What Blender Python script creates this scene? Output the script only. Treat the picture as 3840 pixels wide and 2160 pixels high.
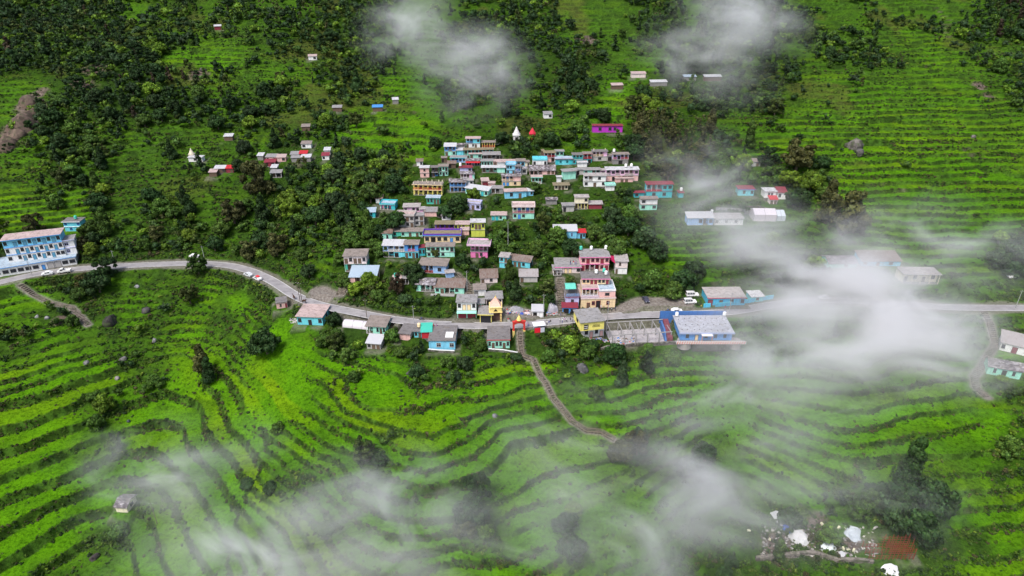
import bpy, math, random
import numpy as np
rad = math.radians
for o in list(bpy.data.objects): bpy.data.objects.remove(o)
SC = bpy.context.scene
COL = SC.collection
random.seed(7); RNG = np.random.default_rng(11)

# ---------------------------------------------------------------- camera, sky, sun, exposure
CAMZ, PITCH = 117.0, rad(28)
cam_d = bpy.data.cameras.new('camera'); cam = bpy.data.objects.new('camera', cam_d); COL.objects.link(cam)
cam.location = (0, 0, CAMZ); cam.rotation_euler = (rad(90) - PITCH, 0, 0)
cam_d.lens = 24; cam_d.sensor_width = 36; cam_d.clip_end = 4000; cam_d.clip_start = 1
SC.camera = cam
W = bpy.data.worlds.new('World'); SC.world = W; W.use_nodes = True
wn = W.node_tree.nodes; bg = wn['Background']; sky = wn.new('ShaderNodeTexSky')
sky.sky_type = 'NISHITA'; sky.sun_disc = False
SUN_EL, SUN_AZ = rad(58), rad(215)          # azimuth measured clockwise from +y
sky.sun_elevation = SUN_EL; sky.sun_rotation = SUN_AZ; sky.air_density = 1.0; sky.dust_density = 4.0; sky.ozone_density = 1.0
W.node_tree.links.new(sky.outputs[0], bg.inputs[0]); bg.inputs[1].default_value = 0.12
sd = bpy.data.lights.new('sun', 'SUN'); sd.energy = 2.0; sd.angle = rad(16); sd.color = (1, .98, .95)
sun = bpy.data.objects.new('sun', sd); COL.objects.link(sun)
sun.rotation_euler = (rad(90) - SUN_EL, 0, math.pi - SUN_AZ)
SC.view_settings.view_transform = 'Standard'; SC.view_settings.look = 'None'
SC.view_settings.exposure = 0.62; SC.view_settings.gamma = 1
cy = SC.cycles
cy.max_bounces = 5; cy.diffuse_bounces = 2; cy.glossy_bounces = 2; cy.transmission_bounces = 2; cy.volume_bounces = 3
cy.transparent_max_bounces = 8; cy.volume_step_rate = 1.0; cy.volume_max_steps = 64; cy.use_denoising = True
cy.sample_clamp_indirect = 4

# ---------------------------------------------------------------- authoring helpers: photograph pixel <-> place in the world
CP, SP = math.cos(PITCH), math.sin(PITCH)
def ray(px, py):
    u = (px - 1920) / 1920 * .75; v = (1080 - py) / 1920 * .75
    return np.array([u, CP + v * SP, -SP + v * CP])
def proj(x, y, z):
    d = y * CP - (z - CAMZ) * SP
    return 1920 + x / d / .75 * 1920, 1080 - (y * SP + (z - CAMZ) * CP) / d / .75 * 1920, d
def plane_hit(px, py, z):
    r = ray(px, py); t = (z - CAMZ) / r[2]; return r[0] * t, r[1] * t

# ---------------------------------------------------------------- noise
_tabs = [np.random.default_rng(s).random((257, 257)) for s in range(8)]
def vnoise(x, y, seed=0):
    T = _tabs[seed % 8]; x = x + seed * 17.3; y = y - seed * 9.1
    xi = np.floor(x).astype(int); yi = np.floor(y).astype(int); fx = x - xi; fy = y - yi
    fx = fx * fx * (3 - 2 * fx); fy = fy * fy * (3 - 2 * fy); a = xi & 255; b = yi & 255
    return (T[a, b] * (1 - fx) + T[a + 1, b] * fx) * (1 - fy) + (T[a, b + 1] * (1 - fx) + T[a + 1, b + 1] * fx) * fy
def fbm(x, y, s, seed=0, oct=4):
    r = 0; a = .5; n = 0
    for i in range(oct):
        r = r + a * vnoise(x / s, y / s, seed + i); n += a; a *= .5; s *= .5
    return r / n * 2 - 1
def sst(a, b, x):
    t = np.clip((x - a) / (b - a), 0, 1); return t * t * (3 - 2 * t)

# ---------------------------------------------------------------- road line and base relief
K = 3840 / 2576.0
ROADPX = [(-700,790),(-400,765),(-150,738),(0,712),(60,694),(130,683),(220,674),(300,669),(420,664),(500,662),(580,667),(640,684),(700,714),(740,745),(800,768),
          (900,787),(980,803),(1080,815),(1200,820),(1300,818),(1400,809),(1500,798),(1600,792),(1750,790),(1850,784),(1920,770),
          (2000,759),(2080,754),(2200,760),(2300,768),(2400,774),(2576,775),(2800,772),(3100,760),(3500,745)]
_rp = np.array([plane_hit(a * K, b * K, 0) for a, b in ROADPX])
_xs = np.linspace(_rp[0, 0], _rp[-1, 0], 900); _ys = np.interp(_xs, _rp[:, 0], _rp[:, 1])
_k = np.hanning(31); _k /= _k.sum(); _yp = np.pad(_ys, 15, mode='edge'); _ys = np.convolve(_yp, _k, 'valid')
_k2 = np.hanning(241); _k2 /= _k2.sum(); _ys2 = np.convolve(np.pad(_ys, 120, mode='edge'), _k2, 'valid')
def road_y(x): return np.interp(x, _xs, _ys)
_slope = np.gradient(_ys, _xs)
def s_of(x, y):
    s0 = y - road_y(x); w = sst(10, 120, np.abs(s0))
    return s0 * (1 - w) + (y - np.interp(x, _xs, _ys2)) * w
def road_dist(x, y):
    c = 1 / np.sqrt(1 + np.interp(x, _xs, _slope) ** 2); return (y - road_y(x)) * c
_Fs = [-400, -160, -95, 0, 100, 190, 330, 700, 1200]; _Fh = [-66, -38, -24, 0, 28, 52, 92, 280, 620]
def base_h(x, y):
    s = s_of(x, y)
    h = np.interp(s, _Fs, _Fh)
    A = 6.0 * sst(-8, -65, s)
    g = lambda c, w: np.exp(-((x - c) / w) ** 2)
    h = h + A * (g(-28, 34) - .9 * g(-108, 24) - .8 * g(60, 20) + .55 * g(104, 30) + .5 * g(-170, 30))
    far = sst(6, 50, np.abs(s)); up = sst(60, 200, s)
    h = h + 2.6 * far * fbm(x, y, 62, 1, 3) + 12 * up * fbm(x, y, 150, 3, 2)
    h = h + up * 9 * (g(-150, 60) - .8 * g(-60, 45) + .6 * g(210, 70))
    h = h + .5 * far * fbm(x, y, 15, 5, 2)
    return h
# terrace function
_hh = np.linspace(-90, 700, 4000); _st = np.interp(_hh, [-40, -14, -4, 4, 60, 150, 700], [1.45, 1.3, 1.1, 1.35, 1.75, 2.3, 3])
_T = np.concatenate([[0], np.cumsum((_hh[1] - _hh[0]) / _st[:-1])])
F0 = .80
def terrace(h, x, y):
    hp = h + .85 * fbm(x, y, 30, 2, 2) + .75 * fbm(x, y, 13, 4, 2) * sst(-.3, .4, fbm(x, y, 50, 1, 2)) + .16 * fbm(x, y, 5, 6, 2)
    t = np.interp(hp, _hh, _T); k2 = np.floor(t / 2) * 2
    wide = (sst(-62, -82, x + 14 * fbm(x, y, 30, 3, 2)) * sst(-10, -14, hp) > .5) | (vnoise(k2 * 1.37 + 5, x / 38 + k2 * .61, 4) > .84)
    q = np.where(wide, 2.0, 1.0); k = np.floor(t / q) * q; f = (t - k) / q
    st = np.interp(hp, _hh, _st) * q; F0 = np.clip(1 - (.5 + .4 * q + .5 * fbm(x, y, 9, 1, 2)) * gslope(x, y) / st, .45, .90)
    g = np.where(f < F0, .10 * f / F0, .10 + .90 * sst(F0, 1, f)); f = np.where(f < F0, f / F0 * .8, .8 + .2 * (f - F0) / (1 - F0))
    return np.interp(k + g * q, _T, _hh), f, k

# vegetation plan, one letter per 100 px of the 2576 px wide picture (read off the photograph, then fixed to the ground)
PLAN = """dddtTtttTTsTTTgsTtTdtsgstd
dTTdffttTttstTTsgTtTttsfgt
gTdddtstTtgtTtTfTTttffffft
gTtggstTTFFtTvttbbtfffffff
sttsstTTTTTvvvvvtsttTFFfFf
FFtsTttTTvvvvvvTTtsstFFFFF
vvTTttTTtvvvvvvTTFtttgFFfT
FssfsFstvvvvvvvvTsgtttssts
sfssFsFFvvvvvvvvsgssgggsgF
FFFsFFFFFFssFFsFFFgFFFFFFs
FFsFFFFFFFFFFFgFFFFFFFFFFF
FFsFFFFFFsFFFFFgsggFFFFFFs
FFFsFFFsFFFFgFFggsggFsTsFF
FFsgFFFFgFFFsFgggsgssgsTsF
FsgFFFFFFFFFFFggssssssssFF""".split()
# letter -> tree density, field brightness, terrace strength, scrub density
KEY = dict(F=(.015, 1, 1, .10), f=(.12, .82, .95, .22), g=(.08, .50, .8, .30), s=(.30, .34, .65, .8), t=(.8, .40, .7, .6), T=(1.5, .20, .5, .8),
           d=(1.8, .0, .2, .8), v=(1.15, .0, .35, 1.7), b=(1.6, .1, .2, .5))
_P = np.array([[KEY[c] for c in r] for r in PLAN], float)
def plan(x, y, z):
    px, py, _ = proj(x, y, z); a = px / K / 100; b = py / K / 100
    wx = fbm(x, y, 22, 4, 3) * .65; wy = fbm(x, y, 22, 6, 3) * .5
    a = a + wx - .5; b = b + wy - .5
    a = np.clip(a, 0, 24.999); b = np.clip(b, 0, 13.999)
    i = np.floor(a).astype(int); j = np.floor(b).astype(int); fa = sst(.15, .85, a - i)[..., None]; fb = sst(.15, .85, b - j)[..., None]
    return (_P[j, i] * (1 - fa) + _P[j, i + 1] * fa) * (1 - fb) + (_P[j + 1, i] * (1 - fa) + _P[j + 1, i + 1] * fa) * fb

PADS = []          # (cx, cy, heading, half width, y0, y1, z): level ground cut for a building, in its own axes
PATHS = []         # (points Nx3, half width, kind)
def natural(x, y):
    """Ground height before building pads; also terrace phase and plan values."""
    x = np.asarray(x, float); y = np.asarray(y, float)
    h = base_h(x, y); p = plan(x, y, h)
    ht, f, k = terrace(h, x, y)
    w = p[..., 2] * sst(6, 11, np.abs(s_of(x, y)))
    w = w * sst(-.75, -.5, fbm(x, y, 34, 7, 2))
    return h * (1 - w) + ht * w, f, k, w, p
def ground(x, y, full=False):
    x = np.asarray(x, float); y = np.asarray(y, float)
    h, f, k, w, p = natural(x, y)
    d = road_dist(x, y); r = sst(7.5, 3.6, np.abs(d)); h = h * (1 - r)
    padm = np.zeros_like(h)
    for (cx, cy, a, hw, y0, y1, z) in PADS:
        R = hw + abs(y0) + abs(y1) + 5
        m = (np.abs(x - cx) < R) & (np.abs(y - cy) < R)
        if not m.any(): continue
        dx = x[m] - cx; dy = y[m] - cy; c, s = math.cos(a), math.sin(a)
        lx = dx * c + dy * s; ly = -dx * s + dy * c
        e = np.maximum(np.maximum(np.abs(lx) - hw, y0 - ly), ly - y1)
        q = sst(1.9, .7, e); h[m] = h[m] * (1 - q) + (z - .03) * q; padm[m] = np.maximum(padm[m], q)
    pathm = np.zeros_like(h)
    for pts, hw, kind in PATHS:
        mn = pts.min(0) - hw - 3; mx = pts.max(0) + hw + 3
        m = (x > mn[0]) & (x < mx[0]) & (y > mn[1]) & (y < mx[1])
        if not m.any(): continue
        xm, ym = x[m], y[m]; best = np.full(xm.shape, 1e9); bz = np.zeros(xm.shape)
        for A, B in zip(pts[:-1], pts[1:]):
            v = B - A; L = v[0] ** 2 + v[1] ** 2 + 1e-9
            t = np.clip(((xm - A[0]) * v[0] + (ym - A[1]) * v[1]) / L, 0, 1)
            dd = np.hypot(xm - A[0] - t * v[0], ym - A[1] - t * v[1]); u = dd < best
            best = np.where(u, dd, best); bz = np.where(u, A[2] + t * v[2], bz)
        q = sst(hw + 1.6, hw + .3, best); h[m] = h[m] * (1 - q) + (bz - .12) * q
        pathm[m] = np.maximum(pathm[m], sst(hw + 1.1, hw - .1, best) * (1 if kind else .999))
    if full: return h, f, k, w, p, d, padm, pathm
    return h
# quick grid for shooting rays at the ground
_gx = np.arange(-420, 421, 1.0); _gy = np.arange(40, 700, 1.0)
_GX, _GY = np.meshgrid(_gx, _gy); _G = base_h(_GX, _GY); _G *= 1 - sst(7.5, 3.6, np.abs(road_dist(_GX, _GY)))
def gsample(x, y):
    i = np.clip(y - 40, 0, 657.999); j = np.clip(x + 420, 0, 838.999); a = i.astype(int); b = j.astype(int); fi = i - a; fj = j - b
    return (_G[a, b] * (1 - fj) + _G[a, b + 1] * fj) * (1 - fi) + (_G[a + 1, b] * (1 - fj) + _G[a + 1, b + 1] * fj) * fi
_ga, _gb = np.gradient(_G); _GS = np.hypot(_ga, _gb)
def gslope(x, y): return _GS[np.clip(y - 40, 0, 659).astype(int), np.clip(x + 420, 0, 840).astype(int)]
_t = np.linspace(90, 900, 1621)
def hit(px, py):
    """Where the line of sight through photograph pixel (3840 px wide) meets the ground."""
    r = ray(px, py); X = r[0] * _t; Y = r[1] * _t; Z = CAMZ + r[2] * _t
    d = Z - gsample(X, Y); i = int(np.argmax(d < 0)) or len(_t) - 1
    f = d[i - 1] / (d[i - 1] - d[i]); t = _t[i - 1] + f * (_t[i] - _t[i - 1])
    return r[0] * t, r[1] * t, CAMZ + r[2] * t

# ---------------------------------------------------------------- materials
def nt(name):
    m = bpy.data.materials.new(name); m.use_nodes = True; t = m.node_tree; b = t.nodes['Principled BSDF']
    b.inputs['Roughness'].default_value = .85; b.inputs['Specular IOR Level'].default_value = .25
    return m, t, t.nodes, t.links, b
def mix(N, L, a, b, fac, blend='MIX'):
    n = N.new('ShaderNodeMix'); n.data_type = 'RGBA'; n.blend_type = blend
    for k, v in ((0, fac), (6, a), (7, b)):
        if hasattr(v, 'is_linked') or hasattr(v, 'links'): L.new(v, n.inputs[k])
        else: n.inputs[k].default_value = v if k == 0 else (*v, 1)
    return n.outputs[2]
def noise(N, L, scale, detail=4, rough=.6, coord='Object', stretch=None, dim=None):
    t = N.new('ShaderNodeTexCoord'); n = N.new('ShaderNodeTexNoise'); n.inputs['Scale'].default_value = scale
    n.inputs['Detail'].default_value = detail; n.inputs['Roughness'].default_value = rough
    src = t.outputs[coord]
    if stretch:
        mp = N.new('ShaderNodeMapping'); mp.inputs['Scale'].default_value = stretch; L.new(src, mp.inputs[0]); src = mp.outputs[0]
    L.new(src, n.inputs['Vector']); return n.outputs['Fac']
def ramp(N, L, fac, stops):
    r = N.new('ShaderNodeValToRGB'); e = r.color_ramp.elements
    while len(e) < len(stops): e.new(.5)
    for q, (p, c) in zip(e, stops): q.position = p; q.color = (*c, 1) if len(c) == 3 else c
    L.new(fac, r.inputs[0]); return r.outputs[0]
def bump(N, L, b, h, strength, dist):
    n = N.new('ShaderNodeBump'); n.inputs['Strength'].default_value = strength; n.inputs['Distance'].default_value = dist
    L.new(h, n.inputs['Height']); L.new(n.outputs[0], b.inputs['Normal'])
_mc = {}
def paint(c, rough=.8, dirt=.5):
    """Painted, rain-streaked masonry."""
    key = ('p', c, rough, dirt)
    if key in _mc: return _mc[key]
    m, t, N, L, b = nt('painted_wall')
    dk = tuple(v * (1 - .55 * dirt) + .03 * dirt for v in c)
    a = ramp(N, L, noise(N, L, .9, 6, .75, 'Object'), [(.42, (0, 0, 0)), (.70, (1, 1, 1))])
    s = ramp(N, L, noise(N, L, 1.0, 4, .7, 'Object', (2.6, 2.6, .22)), [(.46, (0, 0, 0)), (.72, (1, 1, 1))])
    col = mix(N, L, c, dk, a); col = mix(N, L, col, tuple(v * .8 for v in dk), s)
    col = mix(N, L, col, tuple(min(1, v * 1.12 + .01) for v in c), ramp(N, L, noise(N, L, 3.2, 5, .7), [(.5, (0, 0, 0)), (.75, (1, 1, 1))]))
    L.new(col, b.inputs['Base Color']); b.inputs['Roughness'].default_value = rough
    bump(N, L, b, noise(N, L, 5, 4), .3, .02)
    _mc[key] = m; return m
def plain(c, rough=.6, metal=0, name='plain'):
    key = ('q', c, rough, metal)
    if key in _mc: return _mc[key]
    m, t, N, L, b = nt(name)
    L.new(mix(N, L, tuple(v * .8 for v in c), tuple(min(1, v * 1.15) for v in c), noise(N, L, 2.5, 4)), b.inputs['Base Color'])
    b.inputs['Roughness'].default_value = rough; b.inputs['Metallic'].default_value = metal
    _mc[key] = m; return m
def slab(c, moss=.4):
    """Weathered concrete roof: pale patches, black algae, moss."""
    key = ('s', c, moss)
    if key in _mc: return _mc[key]
    m, t, N, L, b = nt('weathered_roof')
    dark = tuple(v * .30 for v in c)
    a = ramp(N, L, noise(N, L, .45, 7, .8), [(.38, (0, 0, 0)), (.62, (1, 1, 1))])
    col = mix(N, L, tuple(v * .72 for v in c), c, a)
    f = ramp(N, L, noise(N, L, 1.1, 6, .8, 'Object', (1, 1, 1.7)), [(.52, (0, 0, 0)), (.66, (1, 1, 1))])
    col = mix(N, L, col, dark, f)
    col = mix(N, L, col, (.16, .12, .06), ramp(N, L, noise(N, L, .7, 5, .7, 'Object', (1.3, .8, 1)), [(.60 - .15 * moss, (0, 0, 0)), (.80, (.8, .8, .8))]))
    L.new(col, b.inputs['Base Color']); b.inputs['Roughness'].default_value = .75
    bump(N, L, b, noise(N, L, 3, 5), .5, .05)
    _mc[key] = m; return m
def tin(c, rust=.3):
    key = ('t', c, rust)
    if key in _mc: return _mc[key]
    m, t, N, L, b = nt('tin_sheet')
    w = N.new('ShaderNodeTexWave'); w.inputs['Scale'].default_value = 1.6; w.bands_direction = 'X'; w.inputs['Distortion'].default_value = .2
    tc = N.new('ShaderNodeTexCoord'); L.new(tc.outputs['Object'], w.inputs[0])
    r = ramp(N, L, noise(N, L, .8, 6, .8, 'Object', (1.6, .6, 1)), [(.62 - .3 * rust, (0, 0, 0)), (.78 - .2 * rust, (1, 1, 1))])
    col = mix(N, L, c, (.17, .08, .045), r)
    col = mix(N, L, col, tuple(v * .75 for v in c), ramp(N, L, w.outputs['Fac'], [(.1, (1, 1, 1)), (.35, (0, 0, 0))]))
    L.new(col, b.inputs['Base Color']); b.inputs['Roughness'].default_value = .5; b.inputs['Metallic'].default_value = .15
    bump(N, L, b, w.outputs['Fac'], .6, .05)
    _mc[key] = m; return m
def slate():
    if 'slate' in _mc: return _mc['slate']
    m, t, N, L, b = nt('stone_slate')
    v = N.new('ShaderNodeTexVoronoi'); v.inputs['Scale'].default_value = 1.5
    tc = N.new('ShaderNodeTexCoord'); mp = N.new('ShaderNodeMapping'); mp.inputs['Scale'].default_value = (1, 1.6, 1.6)
    L.new(tc.outputs['Object'], mp.inputs[0]); L.new(mp.outputs[0], v.inputs['Vector'])
    sep = N.new('ShaderNodeSeparateColor'); L.new(v.outputs['Color'], sep.inputs[0])
    col = ramp(N, L, sep.outputs[0], [(0, (.07, .06, .07)), (.5, (.16, .14, .15)), (.85, (.28, .26, .28)), (1, (.42, .40, .42))])
    col = mix(N, L, col, (.10, .085, .04), ramp(N, L, noise(N, L, .6, 5, .7), [(.5, (0, 0, 0)), (.75, (1, 1, 1))]))
    L.new(col, b.inputs['Base Color']); bump(N, L, b, v.outputs['Distance'], .7, .08)
    _mc['slate'] = m; return m
def stone(c=(.24, .22, .20), sc=1.6):
    key = ('st', c, sc)
    if key in _mc: return _mc[key]
    m, t, N, L, b = nt('rough_stone')
    v = N.new('ShaderNodeTexVoronoi'); v.inputs['Scale'].default_value = sc
    tc = N.new('ShaderNodeTexCoord'); L.new(tc.outputs['Object'], v.inputs['Vector'])
    sep = N.new('ShaderNodeSeparateColor'); L.new(v.outputs['Color'], sep.inputs[0])
    col = mix(N, L, tuple(q * .30 for q in c), tuple(q * .95 for q in c), sep.outputs[0])
    col = mix(N, L, col, (.06, .085, .03), ramp(N, L, noise(N, L, .5, 5, .75), [(.5, (0, 0, 0)), (.68, (.9, .9, .9))]))
    L.new(col, b.inputs['Base Color']); bump(N, L, b, v.outputs['Distance'], .8, .12)
    _mc[key] = m; return m
def attr_mat(name, kind):
    m, t, N, L, b = nt(name)
    at = N.new('ShaderNodeAttribute'); at.attribute_name = 'col'
    if kind == 'leaf':
        oi = N.new('ShaderNodeObjectInfo'); col = mix(N, L, at.outputs['Color'], oi.outputs['Color'], 1.0, 'MULTIPLY')
        L.new(col, b.inputs['Base Color']); b.inputs['Roughness'].default_value = .6; b.inputs['Specular IOR Level'].default_value = .18
    else:
        sep = N.new('ShaderNodeSeparateColor'); rd = N.new('ShaderNodeAttribute'); rd.attribute_name = 'msk'; L.new(rd.outputs['Color'], sep.inputs[0])
        n1 = noise(N, L, .9, 8, .78); n2 = noise(N, L, .16, 5, .6); n3 = noise(N, L, 2.4, 6, .85)
        col = mix(N, L, at.outputs['Color'], (0.16, .20, .16), ramp(N, L, n1, [(.47, (0, 0, 0)), (.62, (.75, .75, .75))]), 'MULTIPLY')
        col = mix(N, L, col, (1.35, 1.30, 1.0), ramp(N, L, n2, [(.40, (0, 0, 0)), (.66, (1, 1, 1))]), 'MULTIPLY')
        col = mix(N, L, col, (1.75, 1.5, 1.0), ramp(N, L, n3, [(.50, (0, 0, 0)), (.66, (1, 1, 1))]), 'MULTIPLY')
        # bare surfaces: rock (r), trodden earth and stone steps (g)
        n4 = noise(N, L, .55, 8, .75, 'Object', (1, 1, .35))
        rock = ramp(N, L, n4, [(.3, (.03, .026, .022)), (.5, (.12, .09, .075)), (.7, (.26, .21, .18))])
        col = mix(N, L, col, rock, sep.outputs[0])
        earth = ramp(N, L, noise(N, L, 1.2, 6, .7), [(.35, (.12, .10, .085)), (.6, (.26, .235, .21)), (.8, (.36, .34, .31))])
        col = mix(N, L, col, earth, sep.outputs[1])
        L.new(col, b.inputs['Base Color']); b.inputs['Roughness'].default_value = .9
        b.inputs['Specular IOR Level'].default_value = .03
        bump(N, L, b, n1, .9, .5)
    return m

# ---------------------------------------------------------------- mesh helpers
class MB:
    def __init__(s): s.v = []; s.f = []
    def add(s, v, f):
        n = len(s.v); s.v += [tuple(p) for p in v]; s.f += [tuple(i + n for i in q) for q in f]; return s
    def box(s, x0, x1, y0, y1, z0, z1, top=None):
        t = top or (x0, x1, y0, y1)
        v = [(x0, y0, z0), (x1, y0, z0), (x1, y1, z0), (x0, y1, z0), (t[0], t[2], z1), (t[1], t[2], z1), (t[1], t[3], z1), (t[0], t[3], z1)]
        return s.add(v, [(0, 3, 2, 1), (4, 5, 6, 7), (0, 1, 5, 4), (1, 2, 6, 5), (2, 3, 7, 6), (3, 0, 4, 7)])
    def bar(s, a, b, r, n=4, r2=None):
        a = np.array(a, float); b = np.array(b, float); d = b - a; L = np.linalg.norm(d)
        if L < 1e-6: return s
        d /= L; u = np.cross(d, (0, 0, 1) if abs(d[2]) < .9 else (1, 0, 0)); u /= np.linalg.norm(u); w = np.cross(d, u)
        r2 = r if r2 is None else r2; v = []
        for p, q in ((a, r), (b, r2)):
            for i in range(n):
                t = 2 * math.pi * (i + .5) / n; v.append(p + q * (math.cos(t) * u + math.sin(t) * w))
        f = [(i, (i + 1) % n, n + (i + 1) % n, n + i) for i in range(n)] + [tuple(range(n))[::-1], tuple(range(n, 2 * n))]
        return s.add(v, f)
    def lathe(s, prof, c=(0, 0, 0), n=10):
        v = []
        for r, z in prof:
            for i in range(n):
                t = 2 * math.pi * (i + .5) / n; v.append((c[0] + r * math.cos(t), c[1] + r * math.sin(t), c[2] + z))
        f = []
        for k in range(len(prof) - 1):
            for i in range(n): f.append((k * n + i, k * n + (i + 1) % n, (k + 1) * n + (i + 1) % n, (k + 1) * n + i))
        f += [tuple(range(n))[::-1], tuple(range((len(prof) - 1) * n, len(prof) * n))]
        return s.add(v, f)
    def poly(s, pts, z0, z1):
        n = len(pts); v = [(x, y, z0) for x, y in pts] + [(x, y, z1) for x, y in pts]
        return s.add(v, [tuple(range(n))[::-1], tuple(range(n, 2 * n))] + [(i, (i + 1) % n, n + (i + 1) % n, n + i) for i in range(n)])
    def mesh(s, name, m, smooth=False):
        me = bpy.data.meshes.new(name); me.from_pydata(s.v, [], s.f); me.materials.append(m)
        if smooth: me.polygons.foreach_set('use_smooth', [True] * len(me.polygons))
        me.update(); return me
    def build(s, name, m, parent=None, loc=None, smooth=False):
        return link(name, s.mesh(name, m, smooth), parent, loc)
def link(name, data, parent=None, loc=None, rz=0):
    o = bpy.data.objects.new(name, data); COL.objects.link(o)
    if parent: o.parent = parent
    if loc is not None: o.location = loc
    if rz: o.rotation_euler.z = rz
    return o
def tag(o, label=None, cat=None, group=None, kind=None):
    if label: o['label'] = label
    if cat: o['category'] = cat
    if group: o['group'] = group
    if kind: o['kind'] = kind
    return o
def thing(name, label, cat, loc, rz=0, group=None): return tag(link(name, None, None, loc, rz), label, cat, group)
def copy_tree(o, parent=None):
    kids = [c for c in o.children]
    c = o.copy(); COL.objects.link(c)
    if parent: c.parent = parent
    for k in kids: copy_tree(k, c)
    return c
def fast_mesh(name, v, f, mat, cols=None, smooth=False):
    """v (n,3), f (m,3) or (m,4) numpy."""
    me = bpy.data.meshes.new(name); k = f.shape[1]
    me.vertices.add(len(v)); me.vertices.foreach_set('co', v.astype(np.float32).ravel())
    me.loops.add(f.size); me.loops.foreach_set('vertex_index', f.astype(np.int32).ravel())
    me.polygons.add(len(f)); me.polygons.foreach_set('loop_start', np.arange(0, f.size, k, dtype=np.int32))
    if smooth: me.polygons.foreach_set('use_smooth', np.ones(len(f), bool))
    for nm, c in (cols or {}).items():
        a = me.attributes.new(nm, 'FLOAT_COLOR', 'POINT')
        a.data.foreach_set('color', np.concatenate([c, np.ones((len(c), 1))], 1).astype(np.float32).ravel())
    me.materials.append(mat); me.update(calc_edges=True); me.validate(); return me

# ---------------------------------------------------------------- the ground sheet
LEAF = attr_mat('leaves', 'leaf'); GROUND = attr_mat('ground_cover', 'ground')
ROCKS = []     # (x, y, radius) bare patches
def ground_mesh():
    ys = np.concatenate([np.arange(40, 100, 2.0), np.arange(100, 245, .42), 245 + np.cumsum(np.linspace(.45, 1.15, 255)),])
    ys = np.concatenate([ys, ys[-1] + np.cumsum(np.linspace(1.5, 8, 75))])
    u = np.linspace(-1, 1, 1080); u = u * .62 + .38 * u ** 5 ; 
    half = (.75 * (ys * CP + 62)) / .80 * 1.12
    X = u[None, :] * half[:, None] * 1.55; Y = np.repeat(ys[:, None], len(u), 1)
    h, f, k, w, p, d, padm, pathm = ground(X, Y, True)
    e = .8; gx = (ground(X + e, Y) - ground(X - e, Y)) / (2 * e); gy = (ground(X, Y + e) - ground(X, Y - e)) / (2 * e)
    steep = np.hypot(gx, gy)
    near = sst(330, 150, Y)
    h = h + (.10 + .12 * p[..., 3]) * fbm(X, Y, 2.2, 3, 3) * (1 - padm) * sst(3.6, 6, np.abs(d)) * (1 - pathm)
    bright = p[..., 1]; scrub = p[..., 3]
    big = fbm(X, Y, 40, 5, 3); cell = vnoise(k * 3.7 + 11, X / 30 + k * .37, 3)
    F = np.array([.068, .196, .004]); Fy = np.array([.110, .208, .005]); G = np.array([.036, .088, .009]); S = np.array([.026, .058, .010]); D = np.array([.016, .032, .008])
    fm = np.clip((bright * 1.2 - .12 + .35 * big * (1 - bright)) * (.78 + .22 * sst(-.5, .3, big)) * (.72 + .28 * vnoise(k * 1.9, X / 22 + k * .7, 2)), 0, 1)[..., None]
    fy = np.clip((cell - .45) * 1.6 + .5 * fbm(X, Y, 12, 2, 2), 0, 1)[..., None]
    floor_shade = sst(.5, 1.4, p[..., 0])[..., None]; G = G * (1 - .42 * floor_shade)  # wooded ground darkened to stand in for cloud shade on the upper slope
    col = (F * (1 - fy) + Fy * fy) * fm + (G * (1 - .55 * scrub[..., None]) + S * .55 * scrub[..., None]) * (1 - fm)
    patch = sst(.05, .45, fbm(X, Y, 7, 1, 3) + .25 * (scrub - .5))[..., None] * (1 - .75 * fm)
    col = col * (1 - patch) + S * patch
    ris = (sst(.42, .80, steep) * (1 - padm))[..., None]
    edge = (sst(.76, .84, f + .06 * fbm(X, Y, 3, 4, 2)) * w)[..., None]; ris = np.maximum(ris * .95, edge * .85)
    dk = S * .7 + D * .2 + G * .75 * sst(-.1, .3, fbm(X, Y, 1.6, 2, 3))[..., None]
    col = col * (1 - ris) + dk * ris  # risers darker: their weeds, with the banks' shading put into the colour
    # grass banks beside the road, bare yards round the houses
    rock = np.zeros_like(h)
    for (a, b, r) in ROCKS:
        q = (X - a) ** 2 + (Y - b) ** 2; rock = np.maximum(rock, sst(1, .45, np.sqrt(q) / r + .5 * fbm(X, Y, 6, 4, 3)))
    rock = np.maximum(rock, sst(.50, .60, fbm(X, Y, 18, 2, 4)) * sst(.6, 1., steep) * .5)
    brown = sst(.30, .5, fbm(X, Y, 30, 6, 3)) * sst(260, 300, Y); col = col * (1 - .45 * brown[..., None]) + np.array([.07, .065, .025]) * .45 * brown[..., None]
    bare = np.maximum(pathm, padm * sst(.0, .45, fbm(X, Y, 4, 1, 2)) * .5)
    bare = np.maximum(bare, sst(4.6, 3.2, np.abs(d) + 1.6 * fbm(X, Y, 9, 3, 3)) * .7)
    msk = np.stack([rock, bare, np.zeros_like(h)], -1)
    n, m = X.shape; idx = np.arange(n * m).reshape(n, m)
    Fc = np.stack([idx[:-1, :-1], idx[:-1, 1:], idx[1:, 1:], idx[1:, :-1]], -1).reshape(-1, 4)
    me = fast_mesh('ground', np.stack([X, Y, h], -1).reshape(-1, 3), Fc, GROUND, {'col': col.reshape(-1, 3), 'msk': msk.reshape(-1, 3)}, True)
    tag(link('terrain', me), 'green terraced mountainside of rice fields, scrub and banks', None, None, 'structure')
    return X, Y, h, f, w, p, steep, padm, d, pathm

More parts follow.
